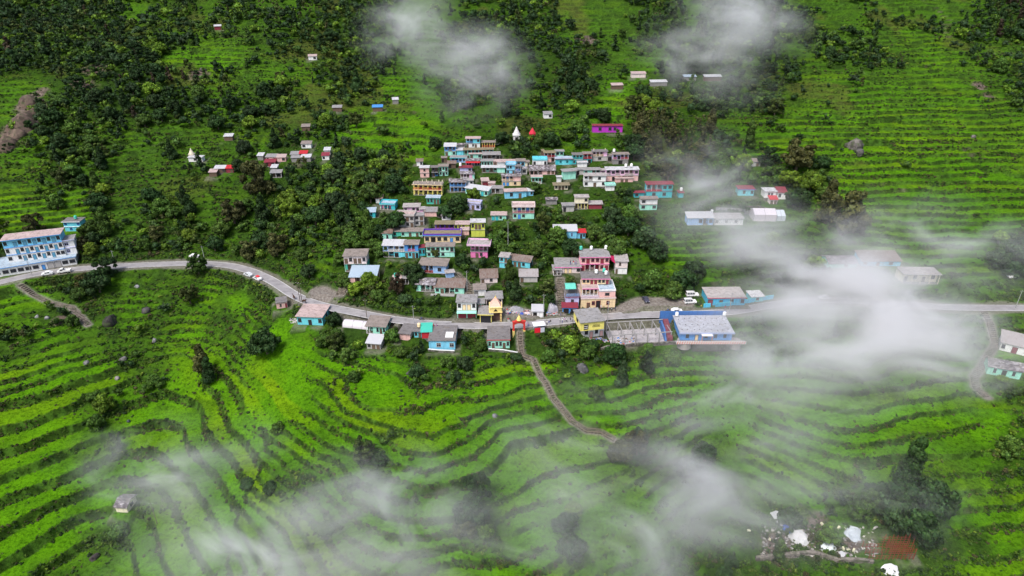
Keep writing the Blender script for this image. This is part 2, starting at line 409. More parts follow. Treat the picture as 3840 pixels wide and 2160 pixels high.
# ---------------------------------------------------------------- leaves and crowns
_ico = {}
def ico(n):
    if n not in _ico:
        import bmesh
        bm = bmesh.new(); bmesh.ops.create_icosphere(bm, subdivisions=n, radius=1)
        _ico[n] = (np.array([v.co[:] for v in bm.verts]), np.array([[v.index for v in f.verts] for f in bm.faces])); bm.free()
    return _ico[n]
def crown_arrays(seed, nl, leaves, sub, leaf=.16, shape='round'):
    """Unit crown (radius about 1, base at z=0): rough lobes covered with leaf-sized faces. Returns verts, tris, tones."""
    r = np.random.default_rng(seed); V = []; Fc = []; T = []; n = 0
    iv, jf = ico(sub); L = []
    for i in range(nl):
        if shape == 'round':
            a = r.random() * 6.283; q = r.random() ** .5 * .72; c = np.array([q * math.cos(a), q * math.sin(a), .50 + r.random() * .85 - q * .35]); rr = .15 + r.random() * .16
            if i == 0: c = np.array([0, 0, .85]); rr = .55
        elif shape == 'tall':
            h = i / nl; a = r.random() * 6.283; q = (.38 - .22 * h) * r.random(); c = np.array([q * math.cos(a), q * math.sin(a), .4 + 2.3 * h]); rr = .46 - .26 * h
        elif shape == 'cone':
            h = i / nl; a = r.random() * 6.283; q = .55 * (1 - h) * r.random() ** .5; c = np.array([q * math.cos(a), q * math.sin(a), .25 + 2.5 * h]); rr = .42 * (1 - h) + .08
        elif shape == 'open':
            a = r.random() * 6.283; q = r.random() ** .5 * .8; c = np.array([q * math.cos(a), q * math.sin(a), .6 + r.random() * 1.3 - q * .3]); rr = .12 + r.random() * .13
        elif shape == 'bush':
            a = r.random() * 6.283; q = r.random() ** .5 * .62; c = np.array([q * math.cos(a), q * math.sin(a), .15 + r.random() * .4 * (1 - q)]); rr = .28 + r.random() * .25
        L.append((c, rr)); tone = .55 + r.random() * .75
        v = iv * (rr * (.74 + .34 * r.random((len(iv), 1)))) * (1, 1, .85) + c
        V.append(v); Fc.append(jf + n); n += len(v)
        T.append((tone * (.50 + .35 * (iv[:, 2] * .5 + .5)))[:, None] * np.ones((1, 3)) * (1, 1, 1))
    per = max(1, leaves // nl)
    for c, rr in L:
        tone = .6 + r.random() * .7
        d = r.normal(size=(per, 3)); d[:, 2] = d[:, 2] * .8 + .25; d /= np.linalg.norm(d, axis=1)[:, None]
        p = c + d * rr * (.92 + .25 * r.random((per, 1))) * (1, 1, .88)
        s = leaf * (.6 + .8 * r.random((per, 1)))
        a = r.normal(size=(per, 3)) * .8 + np.cross(d, (0, 0, 1)); a /= np.linalg.norm(a, axis=1)[:, None]
        b = np.cross(a, d + r.normal(size=(per, 3)) * .45); b /= np.linalg.norm(b, axis=1)[:, None] + 1e-9
        v = np.stack([p - a * s * .6, p + a * s * .6 , p + b * s * .9], 1).reshape(-1, 3)
        V.append(v); Fc.append(np.arange(per * 3).reshape(-1, 3) + n); n += per * 3
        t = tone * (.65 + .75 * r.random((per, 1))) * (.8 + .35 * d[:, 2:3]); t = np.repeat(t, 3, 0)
        yel = np.repeat(r.random((per, 1)), 3, 0); T.append(np.concatenate([t * (1 + .35 * yel), t * (1 + .08 * yel), t * (1 - .2 * yel)], 1))
    return np.concatenate(V), np.concatenate(Fc), np.clip(np.concatenate(T), .05, 2.2)
def trunk_mb(seed, h, r0, spread):
    r = random.Random(seed); m = MB(); top = (r.uniform(-.1, .1), r.uniform(-.1, .1), h * .6); m.bar((0, 0, -.6), top, r0, 6, r0 * .6)
    for i in range(5):
        a = i * 1.3 + r.random(); q = spread * r.uniform(.5, .9); m.bar(top, (q * math.cos(a), q * math.sin(a), h * r.uniform(.85, 1.25)), r0 * .45, 4, r0 * .15)
    m.bar((top[0], top[1], top[2] * .7), (spread * .5, -spread * .3, h * .8), r0 * .35, 4, r0 * .12)
    return m

# ---------------------------------------------------------------- trees, shrubs and ground growth
TREECOL = dict(mid=(.052, .112, .020), dark=(.022, .055, .016), light=(.105, .200, .020), brown=(.058, .072, .026), olive=(.055, .088, .022), blue=(.034, .072, .028), red=(.048, .040, .026))
GUARD = np.zeros((108, 192), bool)     # parts of the photograph (20 px cells) where a house shows, kept free of crowns
def guard(x0, y0, x1, y1):
    GUARD[max(0, int(y0 // 20)):int(math.ceil(y1 / 20)), max(0, int(x0 // 20)):int(math.ceil(x1 / 20))] = True
BARK = plain((.12, .095, .07), .9, 0, 'bark')
def spread_trees(ginfo):
    """Tree positions from the vegetation plan: (x, y, z, radius, colour key, shape)."""
    out = []; cellsz = 4.0; grid = {}
    def free(x, y, r):
        i, j = int(x // cellsz), int(y // cellsz)
        for a in range(i - 2, i + 3):
            for b in range(j - 2, j + 3):
                for (X, Y, R) in grid.get((a, b), ()):
                    if (X - x) ** 2 + (Y - y) ** 2 < (.66 * (R + r)) ** 2: return False
        return True
    for (x, y, r, ck, sh) in HAND:
        grid.setdefault((int(x // cellsz), int(y // cellsz)), []).append((x, y, r))
    N = 90000
    ty = RNG.random(N) ** .75 * 400 + 100; tx = (RNG.random(N) * 2 - 1) * (.75 * (ty * CP + 62)) * 1.28
    h, f, k, w, p, d, padm, pathm = ground(tx, ty, True)
    px, py, dep = proj(tx, ty, h); u = RNG.random(N); rr = RNG.random(N); big = fbm(tx, ty, 35, 2, 3); kind = RNG.random(N); zone = fbm(tx, ty, 55, 5, 2)
    clump = sst(-.10, .22, big * .8 + .5 * fbm(tx, ty, 15, 6, 2) + .40 * (p[:, 0] - .7))
    for i in range(N):
        dens = p[i, 0] * (.04 + 1.7 * clump[i])
        far = min(1, max(0, (ty[i] - 270) / 110))
        if u[i] > dens * (.42 + .5 * far): continue
        if abs(d[i]) < 6.5 or padm[i] > .05 or pathm[i] > .05: continue
        if w[i] > .4 and .1 < f[i] < .72 and p[i, 1] > .6 and u[i] > .01: continue
        r = (1.2 + 3.4 * rr[i] ** 2 + .9 * clump[i]) * (1 - .18 * far)
        if p[i, 0] < .3: r *= .72
        if p[i, 0] < .2 and ty[i] < 230: r *= .8
        x, y, z = tx[i], ty[i], h[i]
        # keep the fronts of the houses clear
        a0 = 1920 / .75 / dep[i]; cx, cyy = px[i], py[i] - r * 1.3 * a0
        i0, i1 = int((cx - r * a0 * .8) // 20), int((cx + r * a0 * .8) // 20); j0, j1 = int((cyy - r * a0 * .9) // 20), int((py[i]) // 20)
        if 0 <= i1 and i0 < 192 and 0 <= j1 and j0 < 108:
            g = GUARD[max(0, j0):max(0, j1) + 1, max(0, i0):max(0, i1) + 1]
            if g.size and g.mean() > .28: continue
        if not free(x, y, r): continue
        grid.setdefault((int(x // cellsz), int(y // cellsz)), []).append((x, y, r))
        q = kind[i]; zz = zone[i]; c0, r0 = px[i] / K / 100, py[i] / K / 100
        bcell = _P is not None and 0 <= int(r0) < 15 and 0 <= int(c0) < 26 and PLAN[int(r0)][int(c0)] == 'b'
        dcell = 0 <= int(r0) < 15 and 0 <= int(c0) < 26 and PLAN[int(r0)][int(c0)] == 'd'
        if bcell: ck, sh = ('brown' if q < .8 else 'olive'), ('tall' if q < .5 else 'open')
        elif q < (.62 if dcell else .12 + .25 * max(0, zz) + .30 * far): ck, sh = 'dark', 'round'  # far trees lean dark: cloud shade put into their colour
        elif q < .56: ck, sh = 'mid', 'round'
        elif q < .66: ck, sh = 'blue', 'round'
        elif q < .78: ck, sh = 'light', 'round'
        elif q < .86: ck, sh = 'olive', 'open'
        elif q < .91: ck, sh = ('brown' if zz > .1 else 'dark'), 'open'
        elif q < .96: ck, sh = 'dark', 'cone'
        else: ck, sh = ('red' if dcell else 'mid'), 'tall'
        out.append((x, y, z, r, ck, sh))
    return out
def merged(name, items, templ, mat, colf):
    """One mesh from many placed copies of template arrays. items: (x,y,z,sx,sz,rot,col) ; templ: list of arrays."""
    V = []; F = []; C = []; n = 0
    for ti, (tv, tf, tt) in enumerate(templ):
        it = np.array([q[:7] for j, q in enumerate(items) if j % len(templ) == ti], float)
        cc = np.array([q[7] for j, q in enumerate(items) if j % len(templ) == ti], float)
        if not len(it): continue
        c, s = np.cos(it[:, 5])[:, None], np.sin(it[:, 5])[:, None]
        X = (tv[:, 0] * c - tv[:, 1] * s) * it[:, 3:4] + it[:, 0:1]; Y = (tv[:, 0] * s + tv[:, 1] * c) * it[:, 3:4] * it[:, 6:7] + it[:, 1:2]; Z = tv[:, 2][None] * it[:, 4:5] + it[:, 2:3]
        V.append(np.stack([X, Y, Z], -1).reshape(-1, 3)); m = len(tv)
        F.append((tf[None] + (np.arange(len(it)) * m)[:, None, None]).reshape(-1, 3) + n); n += m * len(it)
        C.append((tt[None] * cc[:, None, :]).reshape(-1, 3))
    return fast_mesh(name, np.concatenate(V), np.concatenate(F), mat, {'col': np.concatenate(C)})

HAND_PX = [(250,528,5,'dark','round'),(385,505,4.5,'dark','round'),(250,735,5.5,'dark','round'),(272,700,4.5,'dark','open'),(400,668,6.5,'dark','tall'),(425,655,5,'brown','open'),(650,490,7.5,'brown','open'),(590,560,6,'brown','open'),(560,590,4,'mid','round'),
 (672,890,5.8,'dark','round'),(515,945,4.2,'brown','tall'),(530,960,3.4,'dark','tall'),(2120,585,9.5,'brown','open'),(2075,560,6,'brown','tall'),(2150,575,5,'olive','open'),(2000,430,7,'brown','open'),(2035,480,5.5,'light','round'),(1985,470,5,'light','round'),(1995,520,4.5,'dark','round'),(2010,520,5,'dark','round'),
 (730,515,5,'light','round'),(842,500,4.4,'light','round'),(2555,660,5,'dark','round'),(2570,640,4.5,'dark','round'),(1620,620,5.5,'blue','round'),(1580,590,5,'dark','round'),(1650,650,4.6,'dark','round'),(1720,715,5.6,'dark','round'),(1745,690,5,'dark','round'),(1690,740,4,'mid','round'),(1640,720,4,'mid','round'),
 (2280,1215,5.0,'dark','tall'),(2330,1290,6.6,'dark','round'),(2250,1265,5.4,'dark','round'),(2300,1350,6,'dark','round'),(2160,1305,3.4,'mid','round'),(2235,1315,4.5,'blue','round'),(1185,1310,4.8,'dark','round'),(1200,1260,3.8,'dark','open'),(1170,1345,3.2,'brown','round'),(987,862,2.9,'mid','round'),(1565,965,3.2,'blue','tall'),(1500,1000,2.6,'mid','round'),
 (433,400,3.4,'dark','cone'),(238,1000,2.6,'mid','round'),(245,1075,3.0,'mid','round'),(290,1130,2.6,'mid','round'),(720,700,5,'mid','round'),(690,735,4.6,'blue','round'),(745,715,3.6,'dark','open'),(797,565,5,'dark','round'),(1000,580,4.6,'dark','round'),(965,595,4,'dark','round'),(1040,700,4.4,'dark','round'),(1150,530,4.8,'dark','round'),(1120,545,4,'dark','round'),(1163,665,3.4,'dark','round'),
 (1500,665,2.6,'mid','round'),(898,738,3.4,'light','round'),(930,722,3.6,'light','round'),(1000,742,3.4,'red','open'),(870,720,3.0,'mid','round'),(1450,560,3,'mid','round'),(1050,720,3.4,'dark','round'),(960,640,3.6,'mid','round'),(1100,640,3,'olive','round'),(1190,500,3,'light','round'),(1340,480,3.8,'mid','round'),(1400,610,4.2,'mid','round'),(1440,640,4.2,'dark','round'),(1350,640,3.8,'mid','round'),(1500,600,4,'mid','round'),(1540,560,4.5,'blue','round'),
 (1690,900,3.6,'mid','bush'),(1430,880,3.6,'light','round'),(1480,900,3,'mid','round'),(1380,905,2.8,'mid','round'),(1140,950,2.6,'blue','bush'),(1420,870,3,'mid','round'),(1210,880,2.4,'mid','round'),(2500,780,3,'mid','round'),(2520,960,2,'light','bush'),(500,690,4,'mid','open'),(480,760,3.4,'olive','open'),(700,640,4.4,'brown','open'),(630,650,4,'brown','open'),
 (1300,900,2.2,'dark','bush'),(300,1340,3,'mid','bush'),(1420,1330,3.6,'dark','round'),(1440,1400,4.2,'dark','round'),(1560,1150,4.2,'brown','round'),(1600,1140,3.6,'brown','open'),(1740,1200,4.6,'dark','round'),(1770,1160,4,'dark','round'),(820,1330,2.8,'mid','bush'),(680,1230,2.4,'dark','bush'),(620,1215,2.6,'dark','bush')]
HAND = []
for _x, _y, _r, _c, _s in HAND_PX:
    _p = hit(_x * K, _y * K)
    if abs(float(road_dist(_p[0], _p[1]))) > 5: HAND.append((_p[0], _p[1], _r, _c, _s))

# ---------------------------------------------------------------- building kit
VIEW = dict(S=(0, 0, 1), D=(0, 0, 2576 / 3840), R1=(1500, 500, 4.83), R2=(1980, 500, 4.83), R3=(1350, 740, 4.527), R4=(1850, 740, 4.527), R5=(1280, 960, 3.813), R6=(1800, 920, 3.45), R7=(2350, 940, 3.623),
            R8=(960, 960, 4.83), H1=(0, 760, 4.262), H2=(2500, 600, 4.293), H3=(3000, 850, 3.067), H4=(3600, 1150, 4.14), H5=(2700, 1800, 3.22), H6=(600, 500, 3.22), H7=(400, 900, 3.68), H8=(300, 1700, 3.623),
            A=(0, 0, 2.0125), B=(0, 960, 2.0125), E=(1280, 0, 2.0125), F=(1280, 1200, 2.0125), G=(2560, 0, 2.0125), J=(2050, 900, 4.83), Q=(2560, 500, 2.0125), M=(1800, 1150, 4.14))
def src(v, x, y): o = VIEW[v]; return o[0] + x / o[2], o[1] + y / o[2]
C_ = dict(cy=(.17, .66, .76), sk=(.22, .62, .84), bl=(.08, .30, .70), tq=(.05, .50, .56), mn=(.38, .82, .66), wh=(.86, .86, .85), cr=(.86, .78, .58), ye=(.84, .74, .20), pk=(.80, .50, .46),
          hp=(.82, .22, .48), lv=(.56, .56, .84), oc=(.86, .66, .40), pu=(.14, .06, .42), yg=(.60, .66, .10), gy=(.27, .26, .25), mr=(.26, .04, .06), br=(.15, .10, .07), lg=(.50, .48, .46),
          lb=(.34, .54, .84), gn=(.08, .55, .42), rd=(.55, .03, .04), pp=(.80, .68, .66), pi=(.80, .50, .70), pm=(.48, .04, .50), bk=(.03, .03, .035))
ROOFC = dict(pale=(.43, .395, .385), dark=(.21, .195, .195), white=(.58, .58, .60), rust=(.29, .245, .22), grey=(.32, .31, .31), pink=(.52, .40, .38), blue=(.42, .52, .62), olive=(.26, .22, .14))
def c_(k): return C_[k] if isinstance(k, str) else k
GLASS = plain((.025, .03, .04), .18, 0, 'dark_glass'); VOID = plain((.018, .016, .016), .9, 0, 'interior_shade')  # flat near-black paint stands in for the shade inside doorways and niches
_pm = {}
def win_part(root, x, y, z, w, h, fc, rz=0, shade=False):
    key = ('w', round(w, 1), round(h, 1), fc, shade)
    if key not in _pm:
        w, h = key[1], key[2]; m = MB(); t = .09
        m.box(-w / 2, -w / 2 + t, -.06, .02, 0, h).box(w / 2 - t, w / 2, -.06, .02, 0, h).box(-w / 2 + t, w / 2 - t, -.06, .02, h - t, h).box(-w / 2 - .08, w / 2 + .08, -.12, .02, -t, 0)
        m.box(-.03, .03, -.05, .01, 0, h - t).box(-w / 2 + t, -.03, -.045, .005, h * .62, h * .62 + .06).box(.03, w / 2 - t, -.045, .005, h * .62, h * .62 + .06)
        if shade: m.box(-w / 2 - .2, w / 2 + .2, -.5, .02, h + .12, h + .2)
        g = MB().box(-w / 2 + t * .5, w / 2 - t * .5, -.02, .0, .02, h - t * .5)
        _pm[key] = (m.mesh('window', plain(fc, .6, 0, 'trim_paint')), g.mesh('pane', GLASS))
    a, b = _pm[key]; o = link('window', a, root, (x, y, z), rz); link('pane', b, o); return o
def door_part(root, x, y, z, w, h, dc, fc, rz=0):
    key = ('d', round(w, 1), round(h, 1), dc, fc)
    if key not in _pm:
        w, h = key[1], key[2]; m = MB(); m.box(-w / 2, w / 2, -.03, .01, 0, h).box(-w / 2 + .12, -.05, -.05, -.03, .15, h * .45).box(.05, w / 2 - .12, -.05, -.03, .15, h * .45).box(-w / 2 + .12, -.05, -.05, -.03, h * .52, h - .12).box(.05, w / 2 - .12, -.05, -.03, h * .52, h - .12)
        f = MB().box(-w / 2 - .1, -w / 2, -.07, .01, 0, h + .1).box(w / 2, w / 2 + .1, -.07, .01, 0, h + .1).box(-w / 2, w / 2, -.07, .01, h, h + .1)
        _pm[key] = (m.mesh('door', plain(dc, .6, 0, 'door_paint')), f.mesh('frame', plain(fc, .6, 0, 'trim_paint')))
    a, b = _pm[key]; o = link('door', a, root, (x, y, z), rz); link('frame', b, o); return o
def shutter_part(root, x, y, z, w, h, sc, fc, rz=0):
    m = MB()
    n = 9
    for i in range(n): m.box(-w / 2, w / 2, -.04 if i % 2 else -.02, .01, h * i / n, h * (i + 1) / n)
    o = m.build('shutter', plain(sc, .5, .2, 'shutter_paint'), root, (x, y, z)); o.rotation_euler.z = rz
    f = MB().box(-w / 2 - .12, -w / 2, -.08, .01, 0, h + .12).box(w / 2, w / 2 + .12, -.08, .01, 0, h + .12).box(-w / 2, w / 2, -.08, .01, h, h + .12); f.build('frame', plain(fc, .6, 0, 'trim_paint'), o)
def rail_mb(x0, x1, y, z, h=.95, sp=.42, mid=True, axis='x'):
    m = MB(); n = max(2, int(abs(x1 - x0) / sp))
    def b(a0, a1, p0, p1, c0, c1): m.box(a0, a1, p0, p1, c0, c1) if axis == 'x' else m.box(p0, p1, a0, a1, c0, c1)
    b(x0, x1, y - .04, y + .04, z + h - .07, z + h); b(x0, x1, y - .03, y + .03, z + .08, z + .14)
    if mid: b(x0, x1, y - .025, y + .025, z + h * .5, z + h * .5 + .05)
    for i in range(n + 1):
        x = x0 + (x1 - x0) * i / n; b(x - .03, x + .03, y - .028, y + .028, z + .14, z + h - .07)
    return m
REG = {}; BUILDINGS = []
def solve_h(x, y, z, py):
    a, b = 0, 40
    for _ in range(30):
        m = (a + b) / 2
        if proj(x, y, z + m)[1] > py: a = m
        else: b = m
    return a
def opening_row(root, lay, x0, x1, y, z, hs, kw, rz=0, org=None):
    n = len(lay); bw = (x1 - x0) / n
    dc, fc = c_(kw.get('door', 'br')), c_(kw.get('frame', (.10, .09, .08)))
    for i, ch in enumerate(lay):
        u = x0 + bw * (i + .5)
        if org is None: X, Y = u, y
        else: X, Y = org[0] + math.cos(rz) * u, org[1] + math.sin(rz) * u
        if ch == 'w': win_part(root, X, Y, z + hs * .34, min(1.35, bw * .66), min(1.35, hs * .46), fc, rz, kw.get('shade', False))
        elif ch == 'W': win_part(root, X, Y, z + hs * .30, min(2.2, bw * .8), min(1.3, hs * .45), fc, rz, kw.get('shade', False))
        elif ch == 'd': door_part(root, X, Y, z + .02, min(1.0, bw * .6), min(2.05, hs * .72), dc, fc, rz)
        elif ch == 's': shutter_part(root, X, Y, z + .02, bw * .82, hs * .74, c_(kw.get('shut', 'lg')), fc, rz)
        elif ch == 'o': o = MB().box(-bw * .38, bw * .38, -.025, .0, 0, hs * .75).build('doorway', VOID, root, (X, Y, z + .03)); o.rotation_euler.z = rz
def H(v, xl, yl, xr, yr, yt, st, dep, wall, roof, lay, ref, more='', **kw):
    a, b = src(v, xl, yl), src(v, xr, yr); t = src(v, xl, yt)[1]; dep = dep * {'R1': .46, 'R2': .48, 'R3': .54, 'R4': .60, 'H6': .6, 'E': .6, 'A': .6, 'G': .6, 'Q': .7, 'H2': .72, 'H3': .72, 'R7': .85, 'H1': .7}.get(v, .82)
    mx, my = (a[0] + b[0]) / 2, (a[1] + b[1]) / 2
    if 'on' in kw: z = REG[kw['on']]['top'] + kw.get('dz', 0)
    elif 'z' in kw: z = kw['z']
    else: z = hit(mx, my)[2] + kw.get('dz', 0)
    A = np.array(plane_hit(*a, z)); B = np.array(plane_hit(*b, z))
    if 'rot' in kw:
        M_ = (A + B) / 2; L = np.linalg.norm(B - A) / max(.5, math.cos(rad(kw['rot']))); r = rad(kw['rot']); u = np.array([math.cos(r), math.sin(r)]); A, B = M_ - u * L / 2, M_ + u * L / 2
    w = float(np.linalg.norm(B - A)); ang = math.atan2(B[1] - A[1], B[0] - A[0]); M_ = (A + B) / 2
    h = kw.get('h') or solve_h(A[0], A[1], z, t); h = max(st * 2.1, min(st * 3.7, h)); hs = h / st
    name = kw.get('name', 'house'); root = thing(name, (ref + ' ' + more).strip(), kw.get('cat', 'house'), (M_[0], M_[1], z), ang, kw.get('group'))
    x0, x1 = -w / 2, w / 2; walls = wall if isinstance(wall, list) else [wall] * st
    over = kw.get('over', .4); rec = min(kw.get('rec', 1.5), dep * .45); tr = kw.get('trim')
    trm = plain(c_(tr), .7, 0, 'trim_paint') if tr else None
    if 'on' not in kw and not kw.get('nopad'):
        PADS.append((M_[0], M_[1], ang, w / 2 + .4, -kw.get('yard', 1.4), dep + .3, z))
        MB().box(x0 - .06, x1 + .06, -.06, dep, -2.6, .05).build('plinth', stone(), root)
    ordered = list(lay) + [''] * (st - len(lay))
    for i in range(st):
        z0 = i * hs; row = ordered[i] or '.'; n = len(row); bw = w / n; body = MB(); j = 0
        zz1 = z0 + hs - (.0 if i < st - 1 else 0)
        while j < n:
            k = j
            isV = row[j] in 'VB'
            while k < n and (row[k] in 'VB') == isV: k += 1
            xa, xb = x0 + bw * j, x0 + bw * k
            if isV:
                body.box(xa, xb, rec, dep, z0 + .02, zz1)
                nb = k - j
                opening_row(root, ''.join('dw'[(q + i) % 2] if nb < 9 else 'd' for q in range(nb)), xa, xb, rec - .003, z0, hs, kw)
                pc = plain(c_(kw.get('post', 'wh')), .7, 0, 'post_paint')
                for q in range(nb + 1):
                    xx = xa + bw * q; pw = kw.get('pw', .15)
                    xx = min(max(xx, xa + pw / 2), xb - pw / 2)
                    if (q == 0 and j > 0) or (q == nb and k < n): continue
                    MB().box(xx - pw / 2, xx + pw / 2, .02, .02 + pw, z0 + .03, zz1 - .14).build('pillar', pc, root)
                if i > 0 or kw.get('rail0'):
                    rail_mb(xa, xb, -.04, z0 + .06, .9, kw.get('rsp', .45)).build('railing', plain(c_(kw.get('rail', 'gy')), .6, 0, 'rail_paint'), root)
                MB().box(xa - .02, xb + .02, -.16, rec - .005, zz1 - .15, zz1 - .012 if i < st - 1 else zz1 - .002).build('lintel', trm or paint(c_(walls[i])), root)
            else:
                body.box(xa, xb, 0, dep, z0 + .02, zz1)
                opening_row(root, row[j:k], xa, xb, -.003, z0, hs, kw)
            j = k
        body.build('wall', paint(c_(walls[i]), .8, kw.get('dirt', .38)), root)
        if i > 0: MB().box(x0 - .12, x1 + .12, -.22, dep + .1, z0 - .09, z0 + .05).build('floor_band', trm or plain((.34, .33, .32), .8, 0, 'concrete'), root)
        elif 'V' in row or 'B' in row: MB().box(x0 - .02, x1 + .02, -.3, dep * .5, .0, .045).build('porch_floor', plain((.34, .33, .32), .8, 0, 'concrete'), root)
        for sd, rz, org in (('R', rad(90), (x1 + .003, 0)), ('L', rad(-90), (x0 - .003, dep))):
            sl = kw.get('side' + sd)
            if sl and i < len(sl) and sl[i]: opening_row(root, sl[i], rec if 'V' in row else .2, dep - .2, 0, z0, hs, kw, rz, org)
    rc = kw.get('rc', 'pale'); col = rc if isinstance(rc, tuple) else ROOFC.get(rc) or c_(rc)
    top = h
    if roof == 'flat':
        MB().box(x0 - over, x1 + over, -over - .1, dep + over * .6, h, h + .17).build('roof', slab(col), root); top = h + .17
        if tr: MB().box(x0 - over - .03, x1 + over + .03, -over - .14, -over - .103, h - .05, h + .2).build('fascia', trm, root)
        pr = kw.get('par')
        if pr:
            ph = kw.get('ph', .7); m = MB(); e = over; m.box(x0 - e, x1 + e, -e - .1, -e + .04, h + .172, h + ph).box(x0 - e, x1 + e, dep + e * .6 - .14, dep + e * .6, h + .172, h + ph).box(x0 - e, x0 - e + .14, -e + .04, dep + e * .6 - .14, h + .172, h + ph).box(x1 + e - .14, x1 + e, -e + .04, dep + e * .6 - .14, h + .172, h + ph)
            m.build('parapet', paint(c_(pr), .8, .35), root)
    else:
        mat = slate() if roof.startswith('slate') else tin(col, kw.get('rust', .35)); rise = kw.get('rise', dep * (.17 if 'shed' in roof else .2)); e = over; th = .07 if 'tin' in roof else .16
        m = MB(); g = MB()
        if 'shed' in roof or roof == 'tin':
            zf = h - e * rise / dep * .8
            m.add([(x0 - e, -e, zf + .04), (x1 + e, -e, zf + .04), (x1 + e, dep + e * .5, h + rise + .04), (x0 - e, dep + e * .5, h + rise + .04), (x0 - e, -e, zf + .04 + th), (x1 + e, -e, zf + .04 + th), (x1 + e, dep + e * .5, h + rise + .04 + th), (x0 - e, dep + e * .5, h + rise + .04 + th)], [(0, 3, 2, 1), (4, 5, 6, 7), (0, 1, 5, 4), (1, 2, 6, 5), (2, 3, 7, 6), (3, 0, 4, 7)])
            g.add([(x0, .0, h), (x1, 0, h), (x1, dep, h), (x0, dep, h), (x1, dep, h + rise * dep / (dep + e)), (x0, dep, h + rise * dep / (dep + e))], [(1, 2, 4), (0, 5, 3), (3, 5, 4, 2), (0, 1, 4, 5)])
            top = h + rise
        else:
            mid = dep / 2; zf = h - e * rise / mid * .8
            for y0_, y1_ in ((-e, mid), (dep + e, mid)):
                q = [(x0 - e, y0_, zf + .04), (x1 + e, y0_, zf + .04), (x1 + e, y1_, h + rise + .04), (x0 - e, y1_, h + rise + .04)]
                m.add(q + [(p[0], p[1], p[2] + th) for p in q], [(0, 3, 2, 1), (4, 5, 6, 7), (0, 1, 5, 4), (1, 2, 6, 5), (2, 3, 7, 6), (3, 0, 4, 7)])
            g.add([(x0, 0, h), (x0, dep, h), (x0, mid, h + rise), (x1, 0, h), (x1, dep, h), (x1, mid, h + rise)], [(0, 2, 1), (3, 4, 5), (0, 3, 5, 2), (1, 2, 5, 4)])
            top = h + rise
        m.build('roof', mat, root); g.build('gable', paint(c_(walls[-1])), root)
    for q in kw.get('stubs', []): MB().box(x0 + w * q[0] - .1, x0 + w * q[0] + .1, dep * q[1] - .1, dep * q[1] + .1, top, top + q[2]).build('column_stub', plain(c_(kw.get('stubc', 'cr')), .8, 0, 'post_paint'), root)
    aw = kw.get('awn')
    if aw:
        m = MB(); zz = aw[1] * hs; m.add([(x0 - .1, -1.5, zz - .45), (x1 + .1, -1.5, zz - .45), (x1 + .1, -.01, zz), (x0 - .1, -.01, zz), (x0 - .1, -1.5, zz - .40), (x1 + .1, -1.5, zz - .40), (x1 + .1, -.01, zz + .05), (x0 - .1, -.01, zz + .05)], [(0, 3, 2, 1), (4, 5, 6, 7), (0, 1, 5, 4), (1, 2, 6, 5), (2, 3, 7, 6), (3, 0, 4, 7)]); m.build('awning', tin(c_(aw[0]), .05), root)
    info = dict(root=root, ref=ref, top=z + top, x=M_[0], y=M_[1], z=z, ang=ang, w=w, dep=dep, h=h, px=mx, py=my); REG[ref] = info; BUILDINGS.append(info)
    lo, hi = sorted((a[0], b[0])); guard(lo - 4, min(t, t + (b[1] - a[1])) - 18, hi + 8, max(a[1], b[1]) - 12)
    for q in kw.get('tanks', []): tank(info, *q)
    return info
def loc(info, lx, ly, z):
    c, s = math.cos(info['ang']), math.sin(info['ang']); return (info['x'] + lx * c - ly * s, info['y'] + lx * s + ly * c, z)
_tank = {}
def tank(info, fx, fy, col, cn=None, leg=.35):
    col3 = c_(col)
    if col not in _tank:
        m = MB().lathe([(.52, 0), (.56, .08), (.54, .3), (.57, .34), (.54, .38), (.54, .66), (.57, .7), (.54, .74), (.54, 1.05), (.40, 1.22), (.2, 1.28)], n=14)
        lid = MB().lathe([(.21, 0), (.22, .05), (.12, .09)], n=10); st = MB()
        for a in (0, 1, 2, 3): st.bar((.4 * math.cos(a * 1.57), .4 * math.sin(a * 1.57), 0), (.4 * math.cos(a * 1.57), .4 * math.sin(a * 1.57), leg), .05, 4)
        st.box(-.5, .5, -.5, .5, leg - .06, leg - .01)
        pm = plain(col3, .4, 0, 'tank_plastic'); _tank[col] = (m.mesh('tank', pm), lid.mesh('lid', pm), st.mesh('stand', plain((.15, .15, .15), .6, 0, 'steel')))
    a, b, s = _tank[col]; nm = {'wh': 'white', 'bk': 'black', 'gn': 'green', 'oc': 'orange', 'cy': 'turquoise'}.get(col, 'pale')
    p = loc(info, -info['w'] / 2 + info['w'] * fx, info['dep'] * fy, info['top'])
    side = 'left end' if fx < .34 else 'right end' if fx > .66 else 'middle'
    r = thing('water_tank', f"{nm} tank at the {side} of the roof of the {info['ref']}", 'water tank', p, 0, 'water tanks on the roofs')
    link('stand', s, r); t = link('drum', a, r, (0, 0, leg)); link('lid', b, t, (0, 0, 1.28))
    guard(*[q for q in (proj(*p)[0] - 8, proj(*p)[1] - 30, proj(*p)[0] + 8, proj(*p)[1])])

